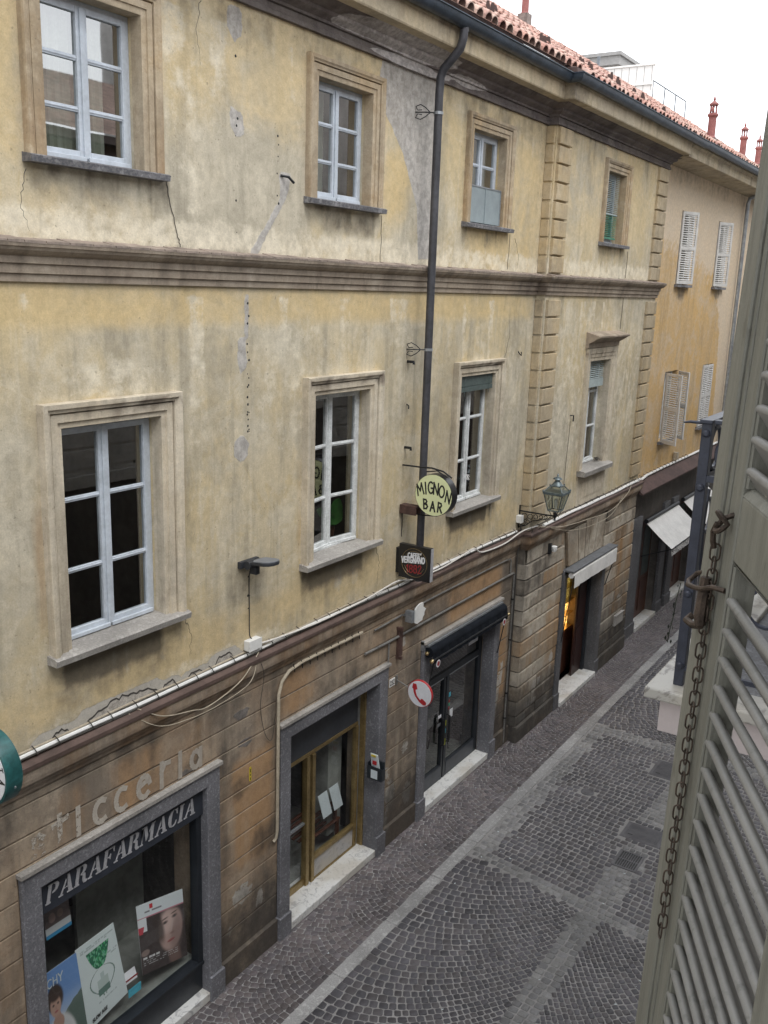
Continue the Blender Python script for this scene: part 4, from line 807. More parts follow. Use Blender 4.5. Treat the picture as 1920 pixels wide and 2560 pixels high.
# balcony
bal = empty('balcony', (4.5, -5.6, 5.7), label='pink rendered balcony slab with marble edge and dark iron railing', cat='balcony')
MB().box(3.665,9.0,NY,-5.05,5.695,5.85).build('slab', 'pink_render', bal, bevel=.004)
MB().box(3.61,9.0,-5.20,-4.995,5.85,5.90).box(3.61,3.80,NY,-5.20,5.85,5.90).build('coping', 'cap_marble', bal, bevel=.008); MB().box(3.80,9.0,NY,-5.20,5.85,5.87).build('floor', 'granite_dark', bal)
MB().box(3.70,3.745,-5.125,-5.085,5.90,6.995).build('post', 'iron_blue', bal, bevel=.003)
for zz in (6.955, 6.74, 6.30, 5.99):
    m_ = MB()
    for yy in (-5.105,): m_.lathe((3.70, yy, zz), [(.008,-.012),(.015,-.008),(.016,0),(.016,.004)], 10, 'x')
    m_.build('bolt', 'iron_blue', bal)
MB().box(3.68,9.0,-5.13,-5.08,6.995,7.010).box(3.68,3.72,NY,-5.135,6.995,7.012).build('handrail', 'iron_blue', bal, bevel=.003)
MB().box(3.745,9.0,-5.115,-5.095,6.765,6.79).box(3.745,9.0,-5.115,-5.095,5.97,5.99).box(3.70,3.72,NY,-5.125,6.765,6.79).box(3.70,3.72,NY,-5.125,5.97,5.99).build('rail', 'iron_blue', bal)
MB().tube([(3.70,-5.085,6.995),(3.70,-5.04,6.995),(3.70,-5.015,6.99)], [.006,.006,.003], 8).build('finial', 'iron_blue', bal)
def scroll(cx, cy, cz, r, ax, n=20, turns=1.0, a0=0):
    return [(cx+(r*math.cos(a0+turns*2*math.pi*i/n) if ax == 'x' else 0), cy+(r*math.cos(a0+turns*2*math.pi*i/n) if ax == 'y' else 0), cz+r*math.sin(a0+turns*2*math.pi*i/n)) for i in range(n+1)]
for k in range(18):
    x = 3.86+k*.24; m_ = MB()
    m_.tube(scroll(x,-5.105,6.88,.085,'x'), .010, 6).tube([(x+.12,-5.105,5.99),(x+.12,-5.105,6.765)], .009, 6).tube([(x+.04*math.sin(i*.5),-5.105,5.99+i*.06) for i in range(13)], .008, 6).tube(scroll(x,-5.105,6.6,.07,'x'), .009, 6); m_.build('baluster', 'iron_blue', bal)
for k in range(5):
    y_ = -5.32-k*.18; m_ = MB(); m_.tube([(3.71,y_,5.99),(3.71,y_,6.995)], .009, 6).tube(scroll(3.71,y_+.09,6.88,.08,'y'), .009, 6).tube(scroll(3.71,y_+.09,6.3,.08,'y'), .009, 6); m_.build('baluster', 'iron_blue', bal)
# a dry stem of ivy hanging over the balcony edge
mb = MB(); P_ = [(3.62,-4.97,5.99),(3.60,-4.93,6.13),(3.57,-4.92,6.1)]
mb = MB().tube([(3.70,-5.072,6.34),(3.692,-5.064,6.27),(3.70,-5.058,6.2),(3.69,-5.052,6.14),(3.69,-5.047,6.08)], .002, 5)
rng = random.Random(2)
for k in range(34):
    t = rng.random(); c = (3.70-.01*t+rng.uniform(-.012,.012), -5.072+.026*t+rng.uniform(-.012,.012), 6.34-.26*t+rng.uniform(-.01,.01)); s_ = rng.uniform(.006,.011); a = rng.uniform(0, 6.3)
    dx, dz = s_*math.cos(a), s_*math.sin(a); mb.add([(c[0]-dx,c[1],c[2]-dz),(c[0]+dz*.5,c[1]+s_*.3,c[2]-dx*.5),(c[0]+dx,c[1],c[2]+dz),(c[0]-dz*.5,c[1]-s_*.3,c[2]+dx*.5)], [(0,1,2,3)])
tag(mb.build('ivy_sprig', 'leaf_dark'), 'dry dark ivy sprig hanging beside the iron balcony post', 'plant')
# ------------------------------------------------------------------ lettering
def strokes(text, glyphs, size, w_, origin, ax, az, adv=None, th=.004, nrm=(0,0,0), mb=None, arc_=None):
    """pen-stroke lettering laid on the plane ax/az; adv = per-letter advance"""
    mb = mb or MB(); ax, az, nrm = Vector(ax), Vector(az), Vector(nrm); x = 0
    for ch in text:
        g_, wd = glyphs.get(ch, ([], .5))
        for line in g_:
            pts = [Vector((p[0]*size+x, p[1]*size)) for p in line]
            for a, b in zip(pts[:-1], pts[1:]):
                d = (b-a); L = d.length
                if L < 1e-6: continue
                d /= L; q = Vector((-d.y, d.x))*w_/2; e = d*w_*.45
                P2 = [a-e+q, a-e-q, b+e-q, b+e+q]
                if arc_: P2 = [arc_(v_) for v_ in P2]
                o = Vector(origin); kk = (len(mb.v)//8) % 7; lo = [o+ax*v_.x+az*v_.y+nrm*.00006*kk for v_ in P2]; hi = [v_+nrm*(th+.00022*kk) for v_ in lo]
                mb.add(lo+hi, [(4,5,6,7),(0,1,5,4),(1,2,6,5),(2,3,7,6),(3,0,4,7)])
        x += (wd+.14)*size if adv is None else adv*size
    return mb
def cv(cx, cy, rx, ry, a0, a1, n=10): return [(cx+rx*math.cos(R(a0+(a1-a0)*i/n)), cy+ry*math.sin(R(a0+(a1-a0)*i/n))) for i in range(n+1)]
GL = {
 'M': ([[(0,0),(.08,1),(.34,.35),(.60,1),(.70,0)]], .70), 'I': ([[(.1,0),(.1,1)]], .2), 'G': ([cv(.33,.5,.30,.5,55,330,12), [(.60,.25),(.60,.46),(.38,.46)]], .62),
 'N': ([[(.03,0),(.03,1),(.50,0),(.54,1)]], .56), 'O': ([cv(.30,.5,.29,.5,0,360,18)], .60), 'B': ([[(.05,0),(.05,1)], [(.05,1),(.33,.96),(.42,.78),(.32,.6),(.08,.53)], [(.08,.53),(.40,.45),(.48,.24),(.34,.03),(.05,0)]], .50),
 'A': ([[(0,0),(.27,1),(.54,0)], [(.1,.36),(.45,.36)]], .54), 'R': ([[(.05,0),(.05,1)], [(.05,1),(.35,.94),(.42,.74),(.32,.56),(.05,.48)], [(.22,.5),(.50,0)]], .52),
 'C': ([cv(.32,.5,.30,.5,50,310,12)], .56), 'F': ([[(.05,0),(.05,1),(.45,1)], [(.05,.52),(.36,.52)]], .46), 'E': ([[(.46,0),(.05,0),(.05,1),(.46,1)], [(.05,.52),(.38,.52)]], .48), "'": ([[(.1,.85),(.2,1.1)]], .2),
 'V': ([[(0,1),(.26,0),(.52,1)]], .52), 'H': ([[(.05,0),(.05,1)], [(.5,0),(.5,1)], [(.05,.5),(.5,.5)]], .55), 'Y': ([[(0,1),(.25,.5),(.5,1)], [(.25,.5),(.25,0)]], .5), 'S': ([[(.42,.85),(.3,.99),(.12,.97),(.04,.78),(.14,.58),(.34,.44),(.44,.24),(.34,.04),(.14,.0),(.02,.15)]], .46),
 'L': ([[(.05,1),(.05,0),(.42,0)]], .44), 'W': ([[(0,1),(.18,0),(.36,.8),(.54,0),(.72,1)]], .72), 'T': ([[(0,1),(.5,1)], [(.25,1),(.25,0)]], .5), 'P': ([[(.05,0),(.05,1)], [(.05,1),(.35,.94),(.43,.74),(.33,.54),(.05,.48)]], .46),
 '1': ([[(.05,.8),(.2,1),(.2,0)]], .3), '8': ([cv(.22,.75,.18,.24,0,360,12), cv(.22,.25,.21,.26,0,360,12)], .46), '2': ([[(.04,.78),(.12,.97),(.3,1),(.42,.82),(.36,.6),(.04,0),(.46,0)]], .48), '3': ([[(.05,.9),(.25,1),(.4,.85),(.36,.62),(.2,.54),(.38,.46),(.44,.2),(.26,0),(.04,.1)]], .48), ' ': ([], .3),
 'U': ([[(.04,1),(.04,.3),(.14,.04),(.34,.04),(.46,.3),(.46,1)]], .5), 'D': ([[(.05,0),(.05,1),(.3,.95),(.46,.7),(.46,.3),(.3,.05),(.05,0)]], .5), 'K': ([[(.05,0),(.05,1)],[(.45,1),(.05,.45),(.48,0)]], .5), '-': ([[(.05,.5),(.35,.5)]], .4),
 # lower case of the worn painted word
 'a': ([cv(.24,.30,.20,.28,20,340,10), [(.46,.60),(.46,0)]], .5), 's': ([[(.36,.52),(.24,.62),(.08,.56),(.1,.38),(.32,.26),(.34,.08),(.2,0),(.04,.08)]], .4), 't': ([[(.2,.9),(.2,.0)], [(.0,.66),(.44,.74)]], .42), 'i': ([[(.1,0),(.1,.82)]], .24),
 'c': ([cv(.26,.34,.24,.34,60,300,10)], .46), 'e': ([cv(.26,.34,.23,.34,10,310,12), [(.06,.40),(.46,.52)]], .5), 'r': ([[(.06,0),(.06,.8)], [(.06,.5),(.2,.74),(.38,.72)]], .4), 'p': ([[(.06,-.25),(.06,.62)], cv(.26,.33,.2,.28,150,-170,12)], .5),
}
# worn painted word over the first shop
wd = MB(); xs_ = [4.02, 4.20, 4.42, 4.64, 4.84, 5.08, 5.34, 5.62, 5.85, 6.02]
m = NT('worn_letter'); n1 = m.noise(14, 6, .7); n2 = m.noise(2.2, 2, .5, seed=3)
sx = m.n('SeparateXYZ'); m.lk(m.tc, sx.inputs[0]); n1 = m.math('ADD', n1, m.math('MULTIPLY', m.math('SUBTRACT', 5.3, sx.outputs[0]), .14))
fade = m.ss(m.math('ADD', n1, m.math('MULTIPLY', n2, .4)), .78, .95, 0.15, 1.0)
m.put(m.bsdf.inputs['Base Color'], m.mix(m.ss(n1, .3, .7), (.38,.34,.29), (.50,.46,.40))); m.bsdf.inputs['Roughness'].default_value = .9; m.put(m.bsdf.inputs['Alpha'], m.math('SUBTRACT', 1.0, fade))
for ch, xx in zip('sticceria', xs_[1:]): strokes(ch, GL, .30, .050, (xx-.02, -.0035, 2.79+ (0 if ch != 'p' else .03)), (1,0,0), (.02,0,1), mb=wd, th=.001, nrm=(0,-1,0))
tag(wd.build('painted_word', 'worn_letter'), 'faded grey hand-painted word on the brown wall over the first shop window', 'lettering')
# stencil serif capitals
def stencil(ch):
    S = {'P': [[(0,0),(.30,0),(.30,.07),(.24,.07),(.24,.93),(.30,.93),(.30,1),(0,1),(0,.93),(.05,.93),(.05,.07),(0,.07)], [(.34,1),(.56,.97),(.68,.86),(.70,.72),(.62,.56),(.48,.48),(.34,.46),(.34,.52),(.46,.58),(.50,.72),(.46,.88),(.34,.94)]],
     'A': [[(-.02,0),(.24,0),(.24,.06),(.16,.07),(.24,.32),(.34,.32),(.34,.37),(.26,.37),(.36,.66),(.32,.80),(.08,.07),(-.02,.06)], [(.36,1),(.50,1),(.80,.07),(.88,.06),(.88,0),(.50,0),(.50,.06),(.58,.07),(.50,.32),(.40,.32),(.40,.37),(.48,.37)]],
     'R': [[(0,0),(.30,0),(.30,.07),(.24,.07),(.24,.93),(.30,.93),(.30,1),(0,1),(0,.93),(.05,.93),(.05,.07),(0,.07)], [(.34,1),(.56,.97),(.67,.88),(.68,.76),(.62,.62),(.52,.55),(.64,.48),(.68,.2),(.74,.07),(.82,.1),(.84,.05),(.74,-.02),(.58,0),(.50,.14),(.48,.42),(.34,.48),(.34,.53),(.44,.60),(.48,.76),(.44,.90),(.34,.94)]],
     'F': [[(0,0),(.34,0),(.34,.07),(.24,.07),(.24,.93),(.28,.93),(.28,1),(0,1),(0,.93),(.05,.93),(.05,.07),(0,.07)], [(.32,1),(.68,1),(.70,.70),(.66,.70),(.58,.93),(.32,.93)], [(.28,.56),(.38,.54),(.44,.66),(.48,.66),(.48,.38),(.44,.38),(.38,.49),(.28,.49)]],
     'M': [[(0,0),(.20,0),(.20,.06),(.13,.07),(.13,.80),(.09,.93),(0,.94),(0,.99),(.06,1),(.10,.93),(.08,.07),(0,.06)], [(.14,1),(.34,1),(.52,.42),(.46,.22),(.40,.14),(.16,.86)], [(.60,.60),(.74,1),(.98,1),(.98,.94),(.90,.93),(.90,.07),(.98,.06),(.98,0),(.64,0),(.64,.06),(.71,.07),(.71,.80),(.62,.52)]],
     'C': [[(.34,1),(.16,.93),(.04,.74),(0,.5),(.04,.26),(.16,.07),(.34,0),(.34,.06),(.27,.2),(.24,.5),(.27,.8),(.34,.94)], [(.40,1),(.54,.96),(.62,.98),(.66,.98),(.68,.66),(.63,.66),(.56,.86),(.40,.95)], [(.40,.05),(.56,.12),(.64,.30),(.69,.28),(.62,.08),(.50,.0),(.40,0)]],
     'I': [[(0,0),(.34,0),(.34,.07),(.28,.07),(.28,.93),(.34,.93),(.34,1),(0,1),(0,.93),(.06,.93),(.06,.07),(0,.07)]]}
    return S[ch]
sg = MB(); x = 4.29; word = 'PARAFARMACIA'; H = .175; wds = {'P': .72, 'A': .84, 'R': .80, 'F': .70, 'M': 1.02, 'C': .74, 'I': .40}
tot = sum(wds[c]+.10 for c in word); sc = (6.075-4.29)/tot
for ch in word:
    for poly in stencil(ch): sg.prism([((px+.22*pz)*sc, pz*H) for px, pz in poly], (x, .017, 2.285), (1,0,0), (0,0,1), (0,-.006,0))
    x += (wds[ch]+.10)*sc
sg.build('lettering', 'silver_letter', [o for o in s1.children if o.name.startswith('sign_band')][0])
# hanging signs: faces look down the street towards -X
AX, AZ, NX = (0, -1, 0), (0, 0, 1), (-1, 0, 0)
ms = empty('bar_sign', (9.74, 0, 5.0), label='round pale yellow sign lettered MIGNON BAR on a thin iron arm', cat='sign')
cx, cy, cz, rd = 9.72, -.49, 5.0, .262
MB().lathe((cx,cy,cz), [(rd,0),(rd,.13)], 48, 'x').build('drum', 'sign_black', ms, smooth=True)
MB().lathe((cx,cy,cz), [(rd-.006,-.004),(rd-.006,.002)], 48, 'x').build('face', 'sign_cream', ms)
mb = MB()
for i, (ch, yy, zz, rot) in enumerate((('M',-.215,-.03,20),('I',-.115,.005,10),('G',-.075,.02,3),('N',-.0,.02,-2),('O',.075,.0,-8),('N',.165,-.05,-16))):
    a = R(rot); strokes(ch, GL, .140, .021, (cx-.0045, cy-yy, cz+zz), (0,-math.cos(a)*.88,math.sin(a)), (0,math.sin(a)*.6+.02,math.cos(a)), mb=mb, th=.001, nrm=NX)
for ch, yy, zz, rot in (('B',-.13,-.185,5),('A',-.035,-.20,0),('R',.065,-.195,-4)):
    a = R(rot); strokes(ch, GL, .118, .021, (cx-.0045, cy-yy, cz+zz), (0,-math.cos(a),math.sin(a)), (0,math.sin(a),math.cos(a)), mb=mb, th=.001, nrm=NX)
mb.build('lettering', 'ink', ms)
MB().tube([(9.77,.02,5.31),(9.77,-.25,5.315),(9.77,-.42,5.325),(9.78,-.58,5.30),(9.78,-.70,5.235)], .011, 8).tube([(9.77,-.35,5.27),(9.77,-.5,5.30),(9.78,-.64,5.235)], .008, 6).tube([(9.78,.02,4.71),(9.78,-.2,4.71),(9.78,-.35,4.715),(9.78,-.52,4.735)], .010, 6).build('bracket', 'iron_dark', ms)
MB().box(9.72,9.84,-.25,-.01,4.79,4.815).box(9.72,9.735,-.25,-.01,4.70,4.79).box(9.825,9.84,-.25,-.01,4.70,4.79).build('channel', 'rust_red', ms, bevel=.004)
vs = empty('coffee_sign', (9.7, 0, 4.1), label='square black sign reading Caffe Vergnano 1882 with gold rings', cat='sign')
MB().box(9.68,9.75,-.51,-.05,3.885,4.325).build('case', 'sign_black', vs, bevel=.004); MB().box(9.69,9.75,-.515,-.509,3.89,4.32).build('edge_strip', 'silver_letter', vs)  # black case with a silver strip down its outer edge
MB().box(9.69,9.76,-.05,0,3.93,4.26).build('wall_plate', 'iron_dark', vs)
mb = MB()
for rad, a0, a1 in ((.185,0,360),(.150,150,45),(.150,-70,-20),(.150,200,240),(.185,0,1)):
    pts = cv(0,0,rad,rad,a0,a1,40); mb.tube([(9.678,-.28-px,4.105+pz) for px, pz in pts], .0022, 5)
mb.build('ring', 'gold_line', vs)
mb = strokes("CAFFE'", GL, .056, .014, (9.6785,-.185,4.165), (0,-1,.08), AZ, th=.001, nrm=NX); strokes("VERGNANO", GL, .072, .017, (9.6785,-.095,4.085), (0,-.86,.10), AZ, mb=mb, th=.001, nrm=NX); mb.build('lettering', 'sign_white', vs)
strokes("1882", GL, .10, .013, (9.6785,-.165,3.965), (0,-1.05,.10), AZ, th=.001, nrm=NX).build('year', 'red_dull', vs)
ps = empty('telephone_sign', (9.8, 0, 2.3), label='round white sign with a red telephone handset and red rim', cat='sign')
cy, cz = -.375, 2.31
MB().lathe((9.80,cy,cz), [(.178,0),(.186,.006),(.186,.030),(.178,.036)], 40, 'x').build('rim', 'red_paint', ps, smooth=True); MB().lathe((9.80,cy,cz), [(.176,-.003),(.176,.002)], 40, 'x').build('face', 'sign_white', ps)
hs_ = [(-.105,.125),(-.055,.125),(-.035,.055),(-.062,.045),(-.060,.02),(-.04,-.035),(.0,-.075),(.02,-.085),(.025,-.06),(.05,-.06),(.105,-.10),(.10,-.135),(.06,-.145),(.0,-.115),(-.06,-.055),(-.092,.01),(-.098,.05),(-.115,.06)]
MB().prism(hs_, (9.797,cy,cz), AX, AZ, (-.0025,0,0)).build('handset', 'red_paint', ps)
MB().tube([(9.81,.01,2.41),(9.81,-.12,2.375),(9.81,-.22,2.34)], .008, 8).box(9.79,9.83,-.015,.0,2.34,2.47).build('bracket', 'conduit', ps)
gs_ = empty('pharmacy_sign', (3.55, 0, 3.8), label='round dark green drum sign with white face cut by the left edge', cat='sign')
gx = 3.50
MB().lathe((gx,-.48,4.08), [(.272,0),(.276,.008),(.276,.125),(.27,.13)], 56, 'x').build('drum', 'green_sign', gs_, smooth=True)
MB().lathe((gx,-.48,4.08), [(.255,-.004),(.255,.003)], 56, 'x').build('face', 'sign_white', gs_)
mb = MB()
for ch, a in (('T', 16), ('A', -8)):
    t = R(a); c_x, c_z = .195*math.cos(t), .195*math.sin(t); ta = t-math.pi/2   # letters run clockwise
    ux, uz = math.cos(ta), math.sin(ta); vx, vz = math.cos(t), math.sin(t)
    strokes(ch, GL, .055, .010, (gx-.0045, -.48-(c_x-ux*.015), 4.08+(c_z-uz*.015)), (0,-ux,uz), (0,-vx,vz), mb=mb, th=.001, nrm=NX)
mb.build('lettering', 'ink', gs_)
MB().lathe((gx+.06,-.745,4.0), [(.010,0),(.010,.01)], 8, 'x').tube([(3.56,0,4.08),(3.56,-.22,4.08)], .02, 8).build('fixing', 'zinc', gs_)
# cut-out white badge lamp above the cafe
ap = empty('badge_sign', (10.05, 0, 3.28), label='white scalloped badge-shaped sign above the black awning', cat='sign')
sh = [(0,.0),(.0,.18),(.05,.215),(.11,.235),(.19,.235),(.205,.205),(.20,.175),(.27,.13),(.235,.09),(.23,.05),(.20,.03),(.185,-.01),(.13,-.015),(.06,-.03)]
MB().prism(sh, (9.97,-.16,3.19), (1,0,0), (0,0,1), (0,.02,0)).build('plate', 'plastic_white', ap); MB().box(9.90,9.97,-.15,-.04,3.20,3.36).tube([(9.95,-.08,3.28),(9.95,.01,3.28)], .02, 8).build('lamp_body', 'zinc', ap, bevel=.01)
# house number, stickers
o = MB().box(9.63,9.76,-.012,-.001,2.355,2.46).build('number_plate', 'plastic_white'); tag(o, 'small white enamel house number plate reading 232 beside the telephone sign', 'number plate')
strokes('232', GL, .06, .009, (9.645,-.0122,2.378), (1,0,0), AZ, th=.001, nrm=(0,-1,0)).build('digits', 'ink', o)
o = MB().box(6.87,6.90,-.006,-.001,2.27,2.43).build('warning_label', 'yellow_label'); tag(o, 'narrow upright yellow label stuck on the brown wall', 'label')
MB().box(6.88,6.89,-.0075,-.006,2.28,2.31).box(6.88,6.89,-.0075,-.006,2.33,2.35).box(6.88,6.89,-.0075,-.006,2.37,2.41).build('print', 'ink', o)
# ------------------------------------------------------------------ posters in the first shop window (flat prints, small)
def poster(name, corners, nx, nz, fn, label, back=(.5,.5,.5), th=.006):
    """corners: bl, br, tr, tl"""
    bl, br, tr, tl = map(Vector, corners); vs, cs, fs = [], [], []
    for j in range(nz+1):
        for i in range(nx+1):
            u, v = i/nx, j/nz; vs.append(tuple((bl*(1-u)+br*u)*(1-v)+(tl*(1-u)+tr*u)*v))
            cs.append((u, v))
    for j in range(nz):
        for i in range(nx): a = j*(nx+1)+i; fs.append((a, a+1, a+nx+2, a+nx+1))
    me = bpy.data.meshes.new(name); n = len(vs); nrm = ((br-bl).cross(tl-bl)).normalized()*th
    vs += [tuple(Vector(p)-nrm) for p in (bl, br, tr, tl)]; q = [0, nx, n-1, n-1-nx]
    fs += [(n, n+3, n+2, n+1)]+[(q[k], n+k, n+(k+1)%4, q[(k+1)%4]) for k in range(4)]
    me.from_pydata(vs, [], fs); me.materials.append(M['print']); uv = np.array(cs); col = fn(uv[:, 0], uv[:, 1])
    full = np.ones((len(vs), 4), dtype=np.float32); full[:n, :3] = np.clip(col*1.15, 0, .88); full[n:, :3] = back
    at = me.color_attributes.new('col', 'FLOAT_COLOR', 'POINT'); at.data.foreach_set('color', full.ravel())
    o = bpy.data.objects.new(name, me); C.objects.link(o); return tag(o, label, 'poster')
def lay(c, m_, col): return c*(1-m_[:, None])+np.array(col)[None]*m_[:, None]
def vnoise(u, v, s, seed=0):
    g_ = np.random.default_rng(seed).random((64, 64)); x, y = (u*s) % 63, (v*s) % 63; i, j = x.astype(int), y.astype(int); fx, fy = x-i, y-j
    return (g_[i,j]*(1-fx)+g_[i+1,j]*fx)*(1-fy)+(g_[i,j+1]*(1-fx)+g_[i+1,j+1]*fx)*fy
def face_print(u, v):
    c = np.tile(np.array([.045,.032,.030]), (len(u), 1)); n = vnoise(u, v, 22, 3); c += .02*n[:, None]
    def ro(cx, cz, rx, rz, ang, s=.25):
        a = R(ang); du, dv = u-cx, (v-cz)*1.35; X, Y = du*math.cos(a)+dv*math.sin(a), -du*math.sin(a)+dv*math.cos(a); return 1-sstep(np.sqrt((X/rx)**2+(Y/rz)**2), 1-s, 1+s)
    c = lay(c, ro(.72,.10,.13,.30,8,.3), (.16,.10,.085)); c = lay(c, ro(.68,.50,.255,.42,-10,.12), (.44,.305,.27)); c = lay(c, ro(.60,.62,.16,.20,-10,.5), (.56,.41,.37))
    c = lay(c, ro(.80,.42,.13,.36,-12,.5)*.55, (.17,.11,.10)); c = lay(c, ro(.42,.60,.10,.34,8,.4)*.9, (.05,.035,.03)); c = lay(c, ro(.70,.88,.32,.12,-14,.4), (.06,.042,.038))
    for ex, ez in ((.565,.615),(.78,.665)):
        c = lay(c, ro(ex,ez,.062,.030,12,.4)*.8, (.10,.06,.05)); c = lay(c, ro(ex,ez,.030,.022,12,.4), (.05,.04,.04)); c = lay(c, ro(ex,ez+.055,.075,.014,14,.5)*.9, (.09,.06,.05))
    c = lay(c, ro(.69,.50,.022,.13,-14,.8)*.4, (.55,.42,.38)); c = lay(c, ro(.695,.435,.05,.022,10,.5)*.6, (.20,.11,.10)); c = lay(c, ro(.665,.335,.085,.026,12,.3), (.32,.10,.10)); c = lay(c, ro(.668,.330,.075,.005,12,.5)*.8, (.12,.03,.03))
    c = lay(c, ro(.10,.30,.09,.06,10,.2), (.24,.18,.16))
    top = (v > .80+.0*u)*1.; c = lay(c, top, (.62,.66,.68)); c = lay(c, (np.abs(v-.80) < .008)*1., (.5,.2,.25)); c = lay(c, ((np.abs(u-.30) < .035)*(np.abs(v-.935) < .03))*1., (.5,.02,.03))
    c = lay(c, ((np.abs(v-.875) < .012)*(u > .12)*(u < .52)*(vnoise(u, v*0, 40, 1) > .35))*1., (.2,.2,.22)); c = lay(c, ((u < .18)*(v > .60)*(v < .8))*1., (.66,.68,.7)); c = lay(c, ((u < .16)*(v > .58)*(v < .68)*(vnoise(u, v, 20, 5) > .5))*1., (.5,.06,.08))
    c = lay(c, ((np.abs(v-.225) < .014)*(u > .04)*(u < .40)*(vnoise(u, v*0, 44, 2) > .3))*1., (.6,.6,.6))
    for zz in (.185,.155,.125): c = lay(c, ((np.abs(v-zz) < .007)*(u > .04)*(u < .8)*(vnoise(u, v*0+zz*9, 50, 4) > .45))*.7, (.5,.5,.5))
    return c
poster('face_poster', [(5.46,.165,.72),(6.06,.15,.57),(6.02,.165,1.38),(5.42,.185,1.52)], 130, 170, face_print, 'dark poster of a woman\'s face with white top band in the pharmacy window')
def hour_print(u, v):
    c = np.tile(np.array([.60,.66,.66]), (len(u), 1)); cx = .52
    up = (v > .60)*(v < .86)*(np.abs(u-cx) < .035+.26*np.sqrt(np.clip((v-.60)/.26, 0, 1)))
    g_ = vnoise(u, v, 46, 8); c = np.where(up[:, None], np.stack([.02+.16*(g_ > .62), .13+.28*(g_ > .55), .07+.2*(g_ > .6)], 1), c)
    t = np.clip((.60-v)/.34, 0, 1); wd_ = .03+.27*np.sin(np.pi*np.clip(t, 0, 1)**.75)**.8; ed = (v < .60)*(v > .24)*(np.abs(np.abs(u-cx)-wd_) < .013); c = lay(c, ed*1., (.12,.2,.17))
    c = lay(c, ((v < .46)*(v > .27)*(np.abs(u-cx) < .13))*.8, (.38,.46,.43)); c = lay(c, ((v < .35)*(v > .27)*(np.abs(u-cx) < .14))*.85, (.05,.13,.10)); c = lay(c, ((v < .53)*(v > .46)*(np.abs(u-cx) < .045))*.6, (.3,.4,.38))
    for zz, a, b in ((.93,.1,.95),(.905,.1,.8),(.70,.72,.97),(.67,.72,.95),(.20,.35,.8)): c = lay(c, ((np.abs(v-zz) < .007)*(u > a)*(u < b)*(vnoise(u, v*0+zz*7, 60, 6) > .4))*.8, (.32,.38,.38))
    return c
hp = poster('hourglass_poster', [(4.765,.165,.56),(5.25,.15,.68),(5.12,.165,1.54),(4.69,.185,1.50)], 110, 170, hour_print, 'white poster with a green hourglass standing in the pharmacy window')
d_ = Vector((.485,-.015,.12)).normalized(); strokes('SLOW AGE', GL, .034, .0065, (4.83,.158,.635), d_, (-.02,.04,1), th=.001, nrm=(0,-1,0)).build('title', 'ink', hp)
def sky_print(u, v):
    c = np.tile(np.array([.13,.25,.50]), (len(u), 1)); c = lay(c, sstep(.75-v, 0, .5), (.42,.50,.60)); n = vnoise(u, v, 9, 2); c = lay(c, ((v < .30+.25*u+.06*n))*1., (.09,.13,.11)); c = lay(c, (v < .15)*(n > .5)*1., (.14,.20,.14))
    e = lambda cx, cz, rx, rz, s=.1: 1-sstep(np.sqrt(((u-cx)/rx)**2+((v-cz)/rz)**2), 1-s, 1+s)
    c = lay(c, e(.42,.14,.36,.34), (.60,.60,.60)); c = lay(c, e(.56,.12,.12,.34,.4)*.4, (.42,.42,.43)); c = lay(c, e(.40,.45,.075,.10), (.36,.21,.16)); c = lay(c, e(.40,.40,.13,.09), (.38,.23,.18)); c = lay(c, e(.37,.68,.20,.155,.15), (.045,.028,.02)); c = lay(c, e(.37,.60,.125,.125,.12), (.42,.26,.20)); c = lay(c, e(.37,.70,.13,.05,.4), (.05,.03,.022))
    for ex in (.32,.43): c = lay(c, e(ex,.615,.026,.014,.4), (.07,.04,.03)); 
    c = lay(c, e(.375,.535,.045,.012,.4), (.30,.08,.08)); c = lay(c, e(.375,.575,.016,.02,.6)*.4, (.28,.15,.12)); return c
sp_ = poster('sky_poster', [(4.29,.165,.50),(4.77,.15,.56),(4.69,.17,1.49),(4.28,.185,1.47)], 100, 160, sky_print, 'blue poster of a smiling dark-haired woman in white, leftmost in the pharmacy window')
strokes('VICHY', GL, .085, .010, (4.285,.174,1.31), (1,-.03,.05), (0,.02,1), th=.001, nrm=(0,-1,0)).build('title', 'paper', sp_)
def small_print(u, v):
    c = np.tile(np.array([.10,.075,.07]), (len(u), 1)); e = lambda cx, cz, rx, rz: 1-sstep(np.sqrt(((u-cx)/rx)**2+((v-cz)/rz)**2), .8, 1.1)
    c = lay(c, e(.3,.62,.14,.17), (.25,.17,.15)); c = lay(c, e(.62,.64,.13,.15), (.20,.14,.12)); c = lay(c, (v < .36)*1., (.5,.52,.53)); c = lay(c, (v < .12)*1., (.03,.22,.42)); c = lay(c, (v > .92)*1., (.3,.31,.31)); return c
poster('small_poster', [(4.43,.22,1.76),(4.70,.22,1.76),(4.69,.24,2.05),(4.42,.24,2.05)], 50, 60, small_print, 'small framed picture with a blue lower stripe high in the pharmacy window')
o = MB().add([(5.27,.22,.70),(5.42,.20,.72),(5.44,.26,.80),(5.30,.28,.78),(5.27,.22,.695),(5.42,.20,.715),(5.44,.26,.795),(5.30,.28,.775)], [(0,1,2,3),(7,6,5,4),(0,4,5,1),(1,5,6,2),(2,6,7,3),(3,7,4,0)]).build('price_card', 'sign_white'); tag(o, 'white card with a red stripe leaning behind the pharmacy glass', 'card')
MB().add([(5.29,.216,.728),(5.43,.20,.745),(5.43,.206,.757),(5.29,.222,.74)], [(0,1,2,3)]).build('stripe', 'red_dull', o)
o = MB().box(5.26,5.42,.15,.155,.60,.69).build('price_card', 'cyan_print'); tag(o, 'light blue card low behind the pharmacy glass below the white one', 'card')
